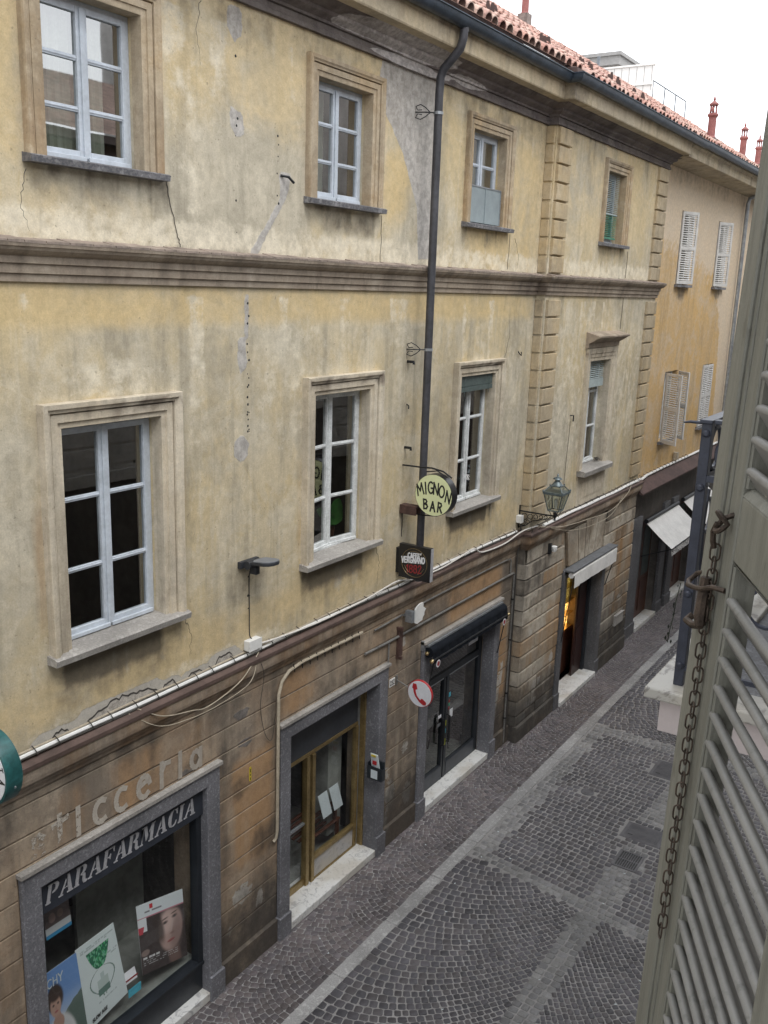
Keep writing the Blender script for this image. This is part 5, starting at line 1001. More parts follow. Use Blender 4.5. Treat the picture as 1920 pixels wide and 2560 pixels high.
# leaflet box on shop 2
lb = empty('leaflet_box', (9.33, -.02, 1.3), label='black wire leaflet holder with colourful magazine on the granite jamb', cat='leaflet holder')
MB().box(9.27,9.35,-.16,.06,1.20,1.215).box(9.335,9.352,-.16,.06,1.2,1.45).box(9.265,9.28,-.16,.06,1.2,1.38).box(9.27,9.35,.05,.06,1.2,1.42).box(9.27,9.35,-.165,-.152,1.2,1.36).build('holder', 'black_frame', lb)
MB().box(9.262,9.264,-.10,.0,1.22,1.34).build('card', 'paper', lb)
o = MB().add([(9.30,-.13,1.24),(9.30,.0,1.24),(9.27,.02,1.56),(9.27,-.09,1.56),(9.315,-.13,1.24),(9.315,.0,1.24),(9.285,.02,1.56),(9.285,-.09,1.56)], [(0,1,2,3),(7,6,5,4),(0,4,5,1),(1,5,6,2),(2,6,7,3),(3,7,4,0)]).build('magazine', 'paper'); tag(o, 'rolled colourful magazine sticking out of the black leaflet holder', 'magazine')
MB().box(9.262,9.272,-.08,-.02,1.42,1.47).build('red_block', 'red_paint', o); MB().box(9.255,9.265,-.07,.0,1.53,1.555).build('yellow_block', 'yellow_label', o)
# ------------------------------------------------------------------ awnings
aw = empty('awning', (11.6, -.1, 2.65), label='rolled-up black awning with brass knobs over the glass bar door', cat='awning')
MB().tube([(10.47,-.10,2.60),(12.80,-.10,2.60)], .075, 16).build('roll', 'black_cloth', aw, smooth=True)
MB().box(10.47,12.80,-.10,-.0,2.665,2.70).box(10.42,10.45,-.05,-.001,2.62,2.76).build('cover', 'zinc', aw)
mb = MB()
for i in range(40):
    a, b = 10.47+i*2.33/40, 10.47+(i+1)*2.33/40; w0_, w1_ = .006*math.sin(i*1.7), .006*math.sin((i+1)*1.7)
    mb.quad((a,-.17+w0_,2.60),(b,-.17+w1_,2.60),(b,-.185+w1_,2.44),(a,-.185+w0_,2.44))
mb.build('valance', 'black_cloth', aw, smooth=True)
MB().tube([(10.46,-.18,2.50),(12.81,-.18,2.50)], .014, 8).tube([(10.52,-.17,2.5),(10.52,-.06,1.85)], .008, 6).tube([(12.78,-.17,2.5),(12.78,-.06,1.85)], .008, 6).tube([(12.78,-.06,1.85),(12.78,.0,1.83)], .015, 6).build('arm', 'iron_dark', aw)
mb = MB()
for xx in (10.44, 12.83):
    for yy, zz in ((-.10,2.60),(-.18,2.50)): mb.lathe((xx,yy,zz), [(.012,-.03),(.028,-.02),(.028,.01),(.012,.02)], 10, 'x')
mb.build('knob', 'brass_bright', aw, smooth=True)
for k, xx in enumerate((10.60, 12.68)):
    o = MB().lathe((xx,-.19,2.42), [(.001,-.001),(.055,-.001),(.055,.0),(.001,.0)], 20, 'y').build('roundel', 'sign_white', aw); MB().lathe((xx,-.193,2.42), [(.001,-.001),(.036,-.001),(.036,.0),(.001,.0)], 16, 'y').build('roundel_print', 'red_dull', o)
aw4 = empty('awning', (16.2, -.3, 2.6), label='cream cloth awning rolled under a grey case over the bay doorway', cat='awning')
MB().box(15.08,17.38,-.36,BY-.02,2.655,2.69).box(15.08,17.38,-.20,BY-.02,2.58,2.655).build('case', 'grey_metal', aw4, bevel=.006)
MB().tube([(15.10,-.31,2.60),(17.36,-.31,2.60)], .05, 12).build('roll', 'white_cloth', aw4, smooth=True)
mb = MB(); n = 60
pr = [(15.13+i*2.2/n, -.37+.004*math.sin(i*.35)+.002*math.sin(i*.9), 2.385-(.02 if i < 8 else 0)-.02*(i/n)) for i in range(n+1)]
for p_, q_ in zip(pr[:-1], pr[1:]): mb.quad((p_[0],-.365,2.62),(q_[0],-.365,2.62),(q_[0],(q_[1]-.365)/2,2.52),(p_[0],(p_[1]-.365)/2,2.52)).quad((p_[0],(p_[1]-.365)/2,2.52),(q_[0],(q_[1]-.365)/2,2.52),q_,p_)
mb.build('valance', 'white_cloth', aw4, smooth=True)
MB().tube([(15.12,-.36,2.6),(15.15,-.2,1.3)], .009, 6).tube([(17.35,-.36,2.58),(17.3,-.19,1.85)], .009, 6).build('arm', 'iron_dark', aw4)
m = NT('floral_cloth'); n1 = m.noise(16, 4, .65, dist=.8); m.out(m.mix(m.ss(n1, .52, .56), (.60,.59,.58), (.02,.02,.022)), .85)
for k, (xa, xb, lab) in enumerate(((20.15,22.6,'open white awning on the dark arcade, nearest of the two beyond the bay'), (23.05,25.4,'open white awning further along, half hidden by the iron post'))):
    a5 = empty('awning', (xa+1.2, -.3, 2.5), label=lab, cat='awning', group='open white awnings down the street')
    mb = MB(); n = 24
    for i in range(n):
        for j in range(8):
            f0 = lambda i_, j_: (xa+(xb-xa)*i_/n, -.05-.62*j_/8, 2.54-.50*j_/8-.02*math.sin(math.pi*j_/8)+.004*math.sin(i_*1.3))
            mb.add([f0(i,j),f0(i+1,j),f0(i+1,j+1),f0(i,j+1)], [(0,1,2,3)])
    mb.build('canopy', 'white_cloth', a5, smooth=True)
    mb = MB()
    for i in range(40): u0, u1 = xa+(xb-xa)*i/40, xa+(xb-xa)*(i+1)/40; z0, z1 = [1.86+.02*abs(math.sin(t*.8)) for t in (i, i+1)]; mb.quad((u0,-.67,2.03),(u1,-.67,2.03),(u1,-.68,z1),(u0,-.68,z0))
    mb.build('valance', 'floral_cloth', a5)
    MB().tube([(xa,-.05,2.57),(xb,-.05,2.57)], .05, 10).tube([(xa+.02,-.66,2.03),(xa+.02,-.0,1.75)], .012, 6).tube([(xb-.02,-.66,2.03),(xb-.02,-.0,1.75)], .012, 6).tube([(xa,-.67,2.03),(xb,-.67,2.03)], .015, 6).build('arm', 'iron_dark', a5)
# ------------------------------------------------------------------ drainpipe with elbow and fancy clamps
dp = empty('drainpipe', (10.07, -.1, 4), label='tall dark metal drainpipe with elbow under the gutter', cat='drainpipe')
MB().tube([(9.92,-.50,10.33),(9.92,-.49,10.18),(9.92,-.46,10.08),(9.92,-.36,9.98),(9.92,-.26,9.89),(9.92,-.22,9.80),(9.92,-.212,9.6),(9.92,-.212,7.9),(9.92,-.212,3.80)], .049, 18).build('pipe', 'pipe_metal', dp, smooth=True)
for zz in (9.42, 6.74):
    m_ = MB(); m_.lathe((9.92,-.212,zz), [(.056,-.016),(.056,.016)], 16); m_.build('clamp', 'zinc', dp)
    m_ = MB(); m_.tube([(9.87,-.19,zz),(9.80,-.10,zz),(9.76,.0,zz)], .008, 6)
    for s_ in (-1, 1): m_.tube([(9.84,-.15,zz),(9.80,-.11,zz+s_*.05),(9.77,-.06,zz+s_*.08),(9.75,-.01,zz+s_*.06),(9.76,-.03,zz+s_*.02),(9.79,-.07,zz+s_*.025)], .006, 6)
    m_.build('scroll', 'iron_dark', dp)
# conduits on the ground floor wall
cdt = empty('conduit', (11, 0, 3), label='grey conduit pipes running along the brown wall over the bar and down beside the bay', cat='pipe')
MB().tube([(9.0,-.03,3.04),(9.5,-.03,3.03),(13.26,-.03,3.05),(13.29,-.03,3.02),(13.29,-.03,.05)], .017, 8).tube([(9.55,-.03,3.03),(9.55,-.03,.4)], .012, 6).build('pipe', 'conduit', cdt, smooth=True)
MB().tube([(9.2,-.03,3.29),(9.85,-.03,3.31),(9.9,-.05,3.28)], .013, 8).tube([(10.15,-.03,3.30),(10.4,-.03,3.33),(10.9,-.03,3.335),(12.9,-.03,3.335),(13.1,-.03,3.32),(13.14,-.03,3.28),(13.14,-.03,3.05)], .013, 8).build('thin_pipe', 'conduit', cdt, smooth=True)
MB().tube([(13.36,-.05,3.9),(13.37,-.06,3.6),(13.36,-.03,3.35),(13.36,-.03,.1)], .014, 8).build('corner_pipe', 'cable_dark', cdt)
mb = MB()
for zz in (2.6,1.9,.95,.5): mb.lathe((13.29,-.03,zz), [(.024,-.012),(.024,.012)], 8)
mb.build('clip', 'iron_dark', cdt)
MB().box(9.78,9.86,-.05,-.0,2.75,3.14).box(9.77,9.80,-.09,-.0,3.12,3.16).box(9.77,9.80,-.09,0,2.72,2.76).build('old_bracket', 'rust_red', cdt)
c2 = empty('wall_pipe', (7.3, 0, 2.4), label='pale vertical cable pipe bending beside the second shop surround', cat='pipe')
MB().tube([(8.9,-.045,3.36),(7.70,-.045,3.37),(7.48,-.045,3.34),(7.36,-.045,3.26),(7.31,-.04,3.12),(7.31,-.03,1.45),(7.30,-.02,1.36),(7.27,-.01,1.33)], .019, 8).build('pipe', 'cable_beige', c2, smooth=True)
mb = MB()
for k in range(10): mb.tube([(7.55+k*.14,-.05,3.40),(7.56+k*.14,-.06,3.34),(7.57+k*.14,-.055,3.30)], .006, 5)
mb.build('hook', 'iron_dark', c2)
# bundled cables lying on the ledge
cb = empty('cable_bundle', (9, -.03, 3.72), label='white and black cables clipped along the ledge above the shops', cat='cable')
def run(xs, y, z, amp, seed, r, mt, name):
    rg = random.Random(seed); ph = rg.random()*6; pts = [(x_, y(x_)+amp*.4*math.sin(x_*2.3+ph), z+amp*math.sin(x_*1.7+ph)+amp*.6*math.sin(x_*4.1+ph*2)) for x_ in xs]
    MB().tube(pts, r, 7).build(name, mt, cb, smooth=True)
ybase = lambda x_: -.035 if x_ < 13.3 else (-.19 if x_ < 18.85 else -.03)
xs = [2.5+.25*i for i in range(44)]; run(xs, ybase, 3.752, .006, 1, .018, 'plastic_white', 'white_cable'); run(xs, lambda x_: ybase(x_)+.012, 3.782, .006, 2, .010, 'cable_beige', 'thin_cable'); run(xs, lambda x_: ybase(x_)-.02, 3.738, .008, 3, .008, 'cable_dark', 'dark_cable')
xs = [13.9+.25*i for i in range(20)]; run(xs, lambda x_: -.215, 3.745, .006, 4, .028, 'plastic_white', 'white_cable'); run([13.4+.25*i for i in range(22)], lambda x_: -.19, 3.785, .01, 7, .009, 'cable_dark', 'dark_cable')
pts = [(18.7,-.215,3.745),(19.0,-.15,3.72),(19.3,-.10,3.66),(19.8,-.05,3.67),(21,-.04,3.67),(23,-.04,3.66),(26,-.04,3.66)]; MB().tube(pts, .030, 7).build('white_cable', 'plastic_white', cb, smooth=True)
rng = random.Random(8); x = 3.0
while x < 18.8:
    yy = ybase(x)-(.02 if x < 13.3 else .03); MB().tube([(x,yy+.045,3.80),(x-.01,yy,3.795),(x+.01,yy-.014,3.745),(x+.015,yy+.01,3.715)], .005, 5).build('cable_clip', 'cable_dark', cb); x += rng.uniform(.18,.34)
for k in range(16): x = 19.2+k*.25; MB().tube([(x,-.0,3.71),(x,-.06,3.70),(x,-.075,3.67),(x,-.05,3.63)], .006, 5).build('cable_clip', 'cable_dark', cb)
def hang(name, pts, r, mt, label, sag=None):
    P2 = [Vector(p_) for p_ in pts]; out = []
    for i in range(len(P2)-1):
        for k in range(8):
            t = k/8; a, b = P2[max(i-1,0)], P2[i]; c, d = P2[i+1], P2[min(i+2,len(P2)-1)]
            out.append(.5*((2*b)+(c-a)*t+(2*a-5*b+4*c-d)*t*t+(-a+3*b-3*c+d)*t**3))
    out.append(P2[-1]); o = MB().tube(out, r, 6).build(name, mt, smooth=True); return tag(o, label, 'cable', 'loose cables on the facade')
hang('loose_cable', [(6.96,-.06,3.74),(6.6,-.13,3.56),(6.14,-.13,3.46),(5.9,-.13,3.50),(5.55,-.12,3.58),(5.3,-.06,3.73)], .0055, 'cable_beige', 'thin beige cable drooping below the ledge left of the white box')
hang('loose_cable', [(6.95,-.05,3.73),(6.75,-.13,3.5),(6.3,-.13,3.42),(5.9,-.12,3.42),(5.5,-.12,3.5),(5.2,-.06,3.72)], .004, 'cable_beige', 'second thin cable drooping lowest under the ledge left of the white box')
hang('loose_cable', [(6.98,-.05,3.82),(7.3,-.07,3.80),(8.0,-.07,3.77),(8.9,-.08,3.79),(9.6,-.08,3.84),(10.0,-.06,3.76),(10.7,-.08,3.74),(11.2,-.12,3.80),(11.6,-.13,3.84),(11.9,-.12,3.72),(12.6,-.14,3.70),(13.2,-.16,3.78),(13.6,-.24,3.80)], .011, 'cable_white', 'pale loose cable looping along the ledge from the white box to the lantern')
hang('loose_cable', [(13.6,-.22,3.78),(14.6,-.28,3.60),(15.8,-.28,3.50),(17.0,-.28,3.44),(17.9,-.28,3.62),(18.3,-.22,3.76)], .006, 'cable_beige', 'thin cable sagging across the ledge of the bay')
hang('loose_cable', [(13.7,-.22,3.78),(14.9,-.29,3.47),(16.2,-.26,3.32),(17.2,-.26,3.36),(18.1,-.22,3.74)], .005, 'cable_beige', 'lowest thin cable sagging over the bay doorway arch')
hang('loose_cable', [(6.93,-.05,3.72),(6.98,-.11,3.5),(7.02,-.03,3.1),(7.1,-.02,2.75),(7.22,-.02,2.62),(7.28,-.02,2.9)], .0035, 'cable_dark', 'thin dark wire looping down the brown wall left of the pale pipe')
hang('loose_cable', [(6.87,-.03,4.68),(6.87,-.006,4.55),(6.872,-.006,4.2),(6.875,-.006,3.95),(6.88,-.03,3.90)], .006, 'cable_dark', 'straight dark cable from the street lamp down to the white box')
hang('loose_cable', [(9.80,-.004,4.7),(9.80,-.004,4.5),(9.79,-.01,4.38)], .006, 'cable_dark', 'short black wire between the rusty channel and the square black sign')
# junction boxes, alarm, camera
def jbox(x0, x1, y0, y1, z0, z1, label, mt='plastic_white'):
    o = MB().box(x0,x1,y0,y1,z0,z1).build('junction_box', mt, bevel=.006); tag(o, label, 'junction box'); MB().box(x0-.003,x1+.003,y0-.008,y0,z0-.003,z1+.003).build('lid', mt, o, bevel=.003); return o
jbox(6.79,6.98,-.075,-.001,3.79,3.90,'cream junction box on the ledge under the flat street lamp')
jbox(13.27,13.36,-.085,-.001,3.88,4.0,'small white box on the wall beside the lantern bracket')
jbox(21.90,22.02,-.09,.0,3.72,3.90,'little cream box on the orange wall above the far canopy','cable_beige')
dc = empty('security_camera', (14.35,-.2,3.3), label='small round white security camera under the ledge of the bay', cat='camera')
MB().lathe((14.38,-.24,3.24), [(.001,-.05),(.035,-.04),(.052,0),(.052,.05),(.04,.055)], 16).build('dome', 'plastic_white', dc, smooth=True); MB().box(14.30,14.36,-.21,BY-.01,3.16,3.34).build('mount', 'iron_dark', dc)
# flat street lamp
sl = empty('street_lamp', (6.86, 0, 4.75), label='flat grey LED street lamp fixed to the plaster wall', cat='lamp')
MB().box(6.70,6.98,-.045,0,4.69,4.76).build('wall_plate', 'lamp_dark', sl, bevel=.006)
MB().lathe((6.80,-.09,4.73), [(.045,-.06),(.045,.06)], 14, 'x').build('hinge', 'lamp_dark', sl, smooth=True)
ol = [(-.09,-.06),(-.10,-.11),(-.105,-.18),(-.105,-.29),(-.085,-.35),(-.035,-.38),(.035,-.38),(.085,-.35),(.105,-.29),(.105,-.18),(.10,-.11),(.09,-.06)]
MB().prism(ol, (6.85,0,4.725), (1,0,0), (0,1,-.10), (0,0,.03)).build('body', 'lamp_dark', sl, bevel=.006)
tp = [(x_*.96, y_*.99) for x_, y_ in ol if y_ < -.15]; MB().prism([(-.10,-.16),*tp,(.10,-.16),(.05,-.13),(-.05,-.13)], (6.85,0,4.757), (1,0,0), (0,1,-.10), (0,0,.012)).build('top_cover', 'lamp_grey', sl, bevel=.005)
MB().box(6.82,6.88,-.14,-.05,4.62,4.70).build('cable_gland', 'lamp_dark', sl, bevel=.006)
# old lantern on its scroll bracket
lt = empty('wall_lantern', (13.38, 0, 4.05), label='old green metal lantern with clear panes on a scrolled bracket', cat='lantern')
lx, ly, z0 = 13.38, -.61, 4.13
mb = MB()
def ring4(a, z): return [(lx-a,ly-a,z),(lx+a,ly-a,z),(lx+a,ly+a,z),(lx-a,ly+a,z)]
bt, tpz, ab, at_ = z0+.03, z0+.30, .088, .150
for k in range(4): mb.tube([ring4(ab,bt)[k], ring4(at_,tpz)[k]], .0085, 6)
for zz, a in ((bt,ab),(tpz,at_)):
    q = ring4(a,zz)
    for k in range(4): mb.tube([q[k], q[(k+1)%4]], .010, 6)
for k in range(4):
    a_, b_ = ring4(ab,bt), ring4(at_,tpz); mid = lambda q: tuple((q[k][i]+q[(k+1)%4][i])/2 for i in range(3)); mb.tube([mid(a_), mid(b_)], .004, 5)
q0, q1 = ring4(.165,tpz), ring4(.165,tpz+.03); mb.add(q0+q1, [(0,1,5,4),(1,2,6,5),(2,3,7,6),(3,0,4,7),(4,5,6,7)])
for k in range(4): mb.lathe(ring4(.16,tpz+.03)[k], [(.012,0),(.012,.02),(.003,.035)], 6); mb.tube([ring4(.155,tpz+.03)[k], ring4(.085,tpz+.115)[k]], .008, 6)
q0, q1 = ring4(.09,tpz+.115), ring4(.09,tpz+.13); mb.add(q0+q1, [(0,1,5,4),(1,2,6,5),(2,3,7,6),(3,0,4,7),(4,5,6,7),(3,2,1,0)])
for k in range(4): mb.lathe(ring4(.085,tpz+.13)[k], [(.008,0),(.008,.015),(.002,.025)], 6)
mb.build('cage', 'lantern_green', lt)
MB().lathe((lx,ly,tpz), [(.095,.13),(.075,.15),(.05,.185),(.038,.20),(.038,.215),(.072,.225),(.06,.245),(.02,.262),(.012,.275),(.022,.287),(.012,.30),(.002,.32)], 16).build('cap', 'lantern_green', lt, smooth=True)
a_, b_ = ring4(ab-.002,bt+.005), ring4(at_-.004,tpz); mb = MB()
for k in range(4): mb.quad(a_[k], a_[(k+1)%4], b_[(k+1)%4], b_[k])
c_, d_ = ring4(.15,tpz+.03), ring4(.085,tpz+.115)
for k in range(4): mb.quad(c_[k], c_[(k+1)%4], d_[(k+1)%4], d_[k])
mb.build('pane', 'lantern_glass', lt)
MB().lathe((lx,ly,z0), [(.02,.05),(.02,.09),(.03,.12),(.032,.18),(.02,.21),(.002,.22)], 12).build('bulb', 'plastic_white', lt, smooth=True)
mb = MB().lathe((lx,ly,z0), [(.012,-.14),(.022,-.125),(.012,-.11),(.028,-.08),(.028,-.02),(.016,.0)], 10)
for a in range(4): t = a*1.57+.785; mb.tube([(lx+.02*math.cos(t),ly+.02*math.sin(t),z0-.06),(lx+.07*math.cos(t),ly+.07*math.sin(t),z0-.04),(lx+.09*math.cos(t),ly+.09*math.sin(t),z0+.0),(lx+.10*math.cos(t),ly+.10*math.sin(t),z0+.035)], .005, 5)
mb.tube([(lx,0,4.06),(lx,-.60,4.06)], .012, 8).tube([(lx,-.01,3.78),(lx,-.01,4.15)], .012, 6)
for (cy_, cz_, r_, a0, a1) in ((-.10,3.98,.05,0,360),(-.20,3.99,.04,0,330),(-.29,4.0,.035,0,330),(-.38,4.01,.03,0,330),(-.46,4.02,.025,0,330),(-.08,3.87,.04,0,330),(-.16,3.90,.03,0,330)): mb.tube([(lx,cy_+p_[0],cz_+p_[1]) for p_ in arc(0,0,r_,a0,a1,14)], .006, 5)
mb.tube([(lx,-.02,3.80),(lx,-.12,3.83),(lx,-.24,3.93),(lx,-.40,3.97),(lx,-.5,4.0),(lx,-.54,4.04)], .008, 6).build('bracket', 'iron_dark', lt, smooth=True)
# old iron bits on the wall
def bit(name, pts, r, label, mt='iron_dark', cat='hook'): return tag(MB().tube(pts, r, 6).build(name, mt), label, cat)
bit('iron_hook', [(7.34,.0,8.47),(7.40,-.05,8.46),(7.46,-.07,8.41)], .013, 'short iron rod sticking out at the top of the diagonal scar')
bit('iron_hook', [(9.79,.01,6.59),(9.79,-.09,6.59),(9.79,-.09,6.56)], .018, 'stub of iron tube high left of the drainpipe', cat='hook')
bit('iron_hook', [(9.81,.01,6.07),(9.81,-.03,6.05),(9.81,-.03,6.01)], .008, 'thin iron pin midway left of the drainpipe')
bit('iron_hook', [(9.80,.01,5.53),(9.80,-.09,5.53),(9.80,-.09,5.50)], .018, 'stub of iron tube just above the arm of the round yellow sign')
bit('iron_hook', [(12.95,.01,6.60),(12.95,-.03,6.55),(12.98,-.04,6.53),(13.0,-.03,6.58)], .008, 'small u-shaped iron hook right of the third lower window')
bit('iron_hook', [(14.85,BY,5.46),(14.88,BY-.05,5.46),(14.88,BY-.05,5.36)], .012, 'small iron pin on the bay left of its window')
mb = MB(); rng = random.Random(6)
for (cx_, z0_, z1_, n_) in ((6.87,7.3,5.75,22),(6.87,4.6,4.0,4),(9.1,6.4,4.4,8),(7.30,9.2,7.7,6),(6.72,9.5,7.8,6)):
    for k in range(n_): zz = z0_+(z1_-z0_)*rng.random(); xx = cx_+rng.uniform(-.015,.015); s_ = rng.uniform(.006,.016); mb.lathe((xx,-.0005,zz), [(s_*.4,-.003),(s_,.001)], 6, 'y')
tag(mb.build('nail_holes', 'ink'), 'rows of small dark nail holes and wire stubs down the plaster', 'nails', kind='stuff')
def crack(pts, r, label):
    rg = random.Random(len(pts)*7); out = []
    for a, b in zip(pts[:-1], pts[1:]):
        for k in range(6): t = k/6; out.append((a[0]+(b[0]-a[0])*t+rg.uniform(-.008,.008), a[1], a[2]+(b[2]-a[2])*t))
    out.append(pts[-1]); return tag(MB().tube(out, r, 4).build('hanging_wire', 'cable_dark'), label, 'wire')
crack([(5.85,-.005,8.26),(5.88,-.005,8.1),(5.96,-.005,7.86),(5.99,-.005,7.74)], .004, 'thin dark wire from the sill of the upper left window to the band')
crack([(9.11,-.005,8.24),(9.12,-.005,7.95),(9.11,-.005,7.74)], .003, 'thin dark wire under the right end of the second upper sill')
crack([(12.42,-.005,8.24),(12.40,-.005,7.76)], .003, 'thin dark wire under the right end of the third upper sill')
crack([(17.0,BY-.005,8.22),(16.98,BY-.005,7.76)], .004, 'thin dark wire under the upper bay sill')
crack([(16.98,BY-.005,7.4),(16.95,BY-.005,6.85)], .004, 'thin dark wire above the bay window hood')
crack([(14.87,BY-.006,5.36),(14.80,BY-.006,4.4),(14.78,BY-.006,3.8)], .003, 'thin wire down the bay from the pin to the ledge')
for k, pts in enumerate(([(4.48,8.2),(4.42,7.95),(4.5,7.76)], [(9.2,4.4),(9.3,4.15),(9.27,3.85)], [(12.5,6.5),(12.62,6.85),(12.58,7.2)], [(6.3,9.8),(6.22,9.5),(6.28,9.2)], [(12.6,8.2),(12.75,7.95),(12.72,7.76)], [(5.95,4.4),(6.05,4.2),(6.02,3.95)])):
    rg_ = random.Random(k); out = []
    for (a, b) in zip(pts[:-1], pts[1:]):
        for q in range(9): t = q/9; out.append((a[0]+(b[0]-a[0])*t+rg_.uniform(-.014,.014), -.0005, a[1]+(b[1]-a[1])*t+rg_.uniform(-.006,.006)))
    MB().tube(out, [.0026*(1-i_/len(out))+.0006 for i_ in range(len(out))], 4).build('hairline_crack', 'cable_dark', house)
rng = random.Random(15)
for a_, b_, h_ in ((4.42,4.62,.06),(4.78,5.62,.12),(5.66,5.84,.07),(6.36,6.64,.10),(5.98,6.2,.05)):
    n_ = int((b_-a_)/.035)+2; pts = [(a_+(b_-a_)*k/n_, -.004, 3.765+h_*math.sin(math.pi*k/n_)**.6*rng.uniform(.75,1.15)) for k in range(n_+1)]
    mb = MB()
    for p_, q_ in zip(pts[:-1], pts[1:]): mb.quad((p_[0],-.003,3.74),(q_[0],-.003,3.74),(q_[0],-.003,q_[2]-.012),(p_[0],-.003,p_[2]-.012), 0).quad((p_[0],-.0045,p_[2]-.014),(q_[0],-.0045,q_[2]-.014),(q_[0],-.001,q_[2]+.002),(p_[0],-.001,p_[2]+.002), 1)
    mb.build('broken_plaster', ['mortar_pale', 'cable_dark'], house)
nest = MB(); rng = random.Random(12)
for k in range(70):
    a = rng.uniform(0,6.3); r_ = rng.uniform(.03,.09); c = (16.46+r_*math.cos(a), -.10+r_*.5*math.sin(a), 4.46+rng.uniform(0,.05)); nest.tube([c, (c[0]+rng.uniform(-.06,.06), c[1]+rng.uniform(-.04,.04), c[2]+rng.uniform(-.01,.03))], .003, 4)
tag(nest.build('bird_nest', 'cable_dark'), 'bird nest of twigs on the sill of the bay window', 'nest')
lf = empty('plant', (8.6, .5, 4.6), label='broad green leaf plant behind the second lower window pane', cat='plant')
for k, (dx, dz, sc_, rt) in enumerate(((0,0,.20,0),(.12,.05,.15,25),(-.1,.02,.12,-20))):
    P2 = [(sc_*1.2*math.cos(R(a))*(1+.08*math.sin(a*.09)), sc_*.62*math.sin(R(a))) for a in range(0,360,20)]; t = R(rt)
    MB().prism([(px*math.cos(t)-pz*math.sin(t), px*math.sin(t)+pz*math.cos(t)) for px, pz in P2], (8.78+dx,.34+.03*k,4.80+dz), (1,.15,0), (0,.5,.85), (0,.003,.002)).build('leaf', 'leaf_green', lf)
MB().lathe((8.78,.42,4.5), [(.07,0),(.09,.14),(.085,.15)], 14).tube([(8.78,.42,4.6),(8.78,.40,4.8)], .006, 5).build('pot', 'wood_brown', lf)
o = tag(MB().box(18.12,18.62,BY-.06,BY-.0,.72,.95).box(18.10,18.64,BY-.075,BY-.05,.93,.96).build('stone_box', 'sill_stone', bevel=.01), 'small broken stone recess low on the bay pier right of the doorway', 'niche')
# ------------------------------------------------------------------ open shutter leaf beside the camera
A_ = R(26); sv = Vector((math.cos(A_), math.sin(A_), 0)); sn = Vector((-math.sin(A_), math.cos(A_), 0)); SP = Vector((1.25, -6+1.25*math.tan(R(13.27)), 0))
def S(u, n, z): return tuple(SP+sv*u+sn*(n+.0254*(6.91-z))+Vector((0,0,z)))
def sbox(mb, u0, u1, n0, n1, z0, z1, b=.0, seg=1):
    vs = []
    for k in range(seg+1):
        z = z0+(z1-z0)*k/seg
        if b: vs += [S(u0+b,n1,z), S(u1-b,n1,z), S(u1,n1-b,z), S(u1,n0,z), S(u0,n0,z), S(u0,n1-b,z)]
        else: vs += [S(u0,n1,z), S(u1,n1,z), S(u1,n0,z), S(u0,n0,z)]
    m_ = 6 if b else 4; fs = [(k*m_+i, k*m_+(i+1)%m_, (k+1)*m_+(i+1)%m_, (k+1)*m_+i) for k in range(seg) for i in range(m_)]
    return mb.add(vs, fs+[tuple(range(m_-1,-1,-1)), tuple(range(seg*m_, (seg+1)*m_))])
ZB, ZT = 5.86, 8.16
sh_ = empty('window_shutter', tuple(SP+Vector((0,0,ZB))), label='grey-green louvred wooden shutter swung open at the right edge', cat='shutter')
for nm_, (u0, u1) in (('stile', (-.144, 0)), ('stile', (-.525, -.432))):
    m_ = MB()
    if u1 == 0:
        sbox(m_, -.118, -.004, -.040, -.007, ZB, ZT, .002); sbox(m_, -.060, 0, -.036, .0, ZB, ZT, .0025); sbox(m_, -.074, -.0605, -.03, -.0045, ZB, ZT, .0015)
        m_.build(nm_, 'shutter_paint', sh_)
        m2 = MB(); sbox(m2, -.124, -.118, -.038, -.010, ZB+.12, 7.152, .002); sbox(m2, -.124, -.118, -.038, -.010, 7.25, ZT-.1, .002); m2.build('bead', 'shutter_paint', sh_)
    else:
        sbox(m_, u0, u1, -.040, -.007, ZB, ZT, .002); sbox(m_, u1, u1+.008, -.038, -.010, ZB+.12, ZT-.1, .002); m_.build(nm_, 'shutter_paint', sh_)
for z0, z1 in ((ZB, ZB+.13), (7.158, 7.240), (ZT-.11, ZT)):
    m_ = MB(); sbox(m_, -.432, -.118, -.038, -.0085, z0, z1, .0)
    m_.add([S(-.432,-.0085,z1),S(-.119,-.0085,z1),S(-.119,-.0165,z1+.010),S(-.432,-.0165,z1+.010),S(-.432,-.035,z1+.010),S(-.119,-.035,z1+.010)], [(0,1,2,3),(3,2,5,4)])
    m_.add([S(-.432,-.0085,z0),S(-.119,-.0085,z0),S(-.119,-.0175,z0-.012),S(-.432,-.0175,z0-.012),S(-.432,-.035,z0-.012),S(-.119,-.035,z0-.012)], [(1,0,3,2),(2,3,4,5)])
    m_.build('rail', 'shutter_paint', sh_, fix=True, bevel=.003)
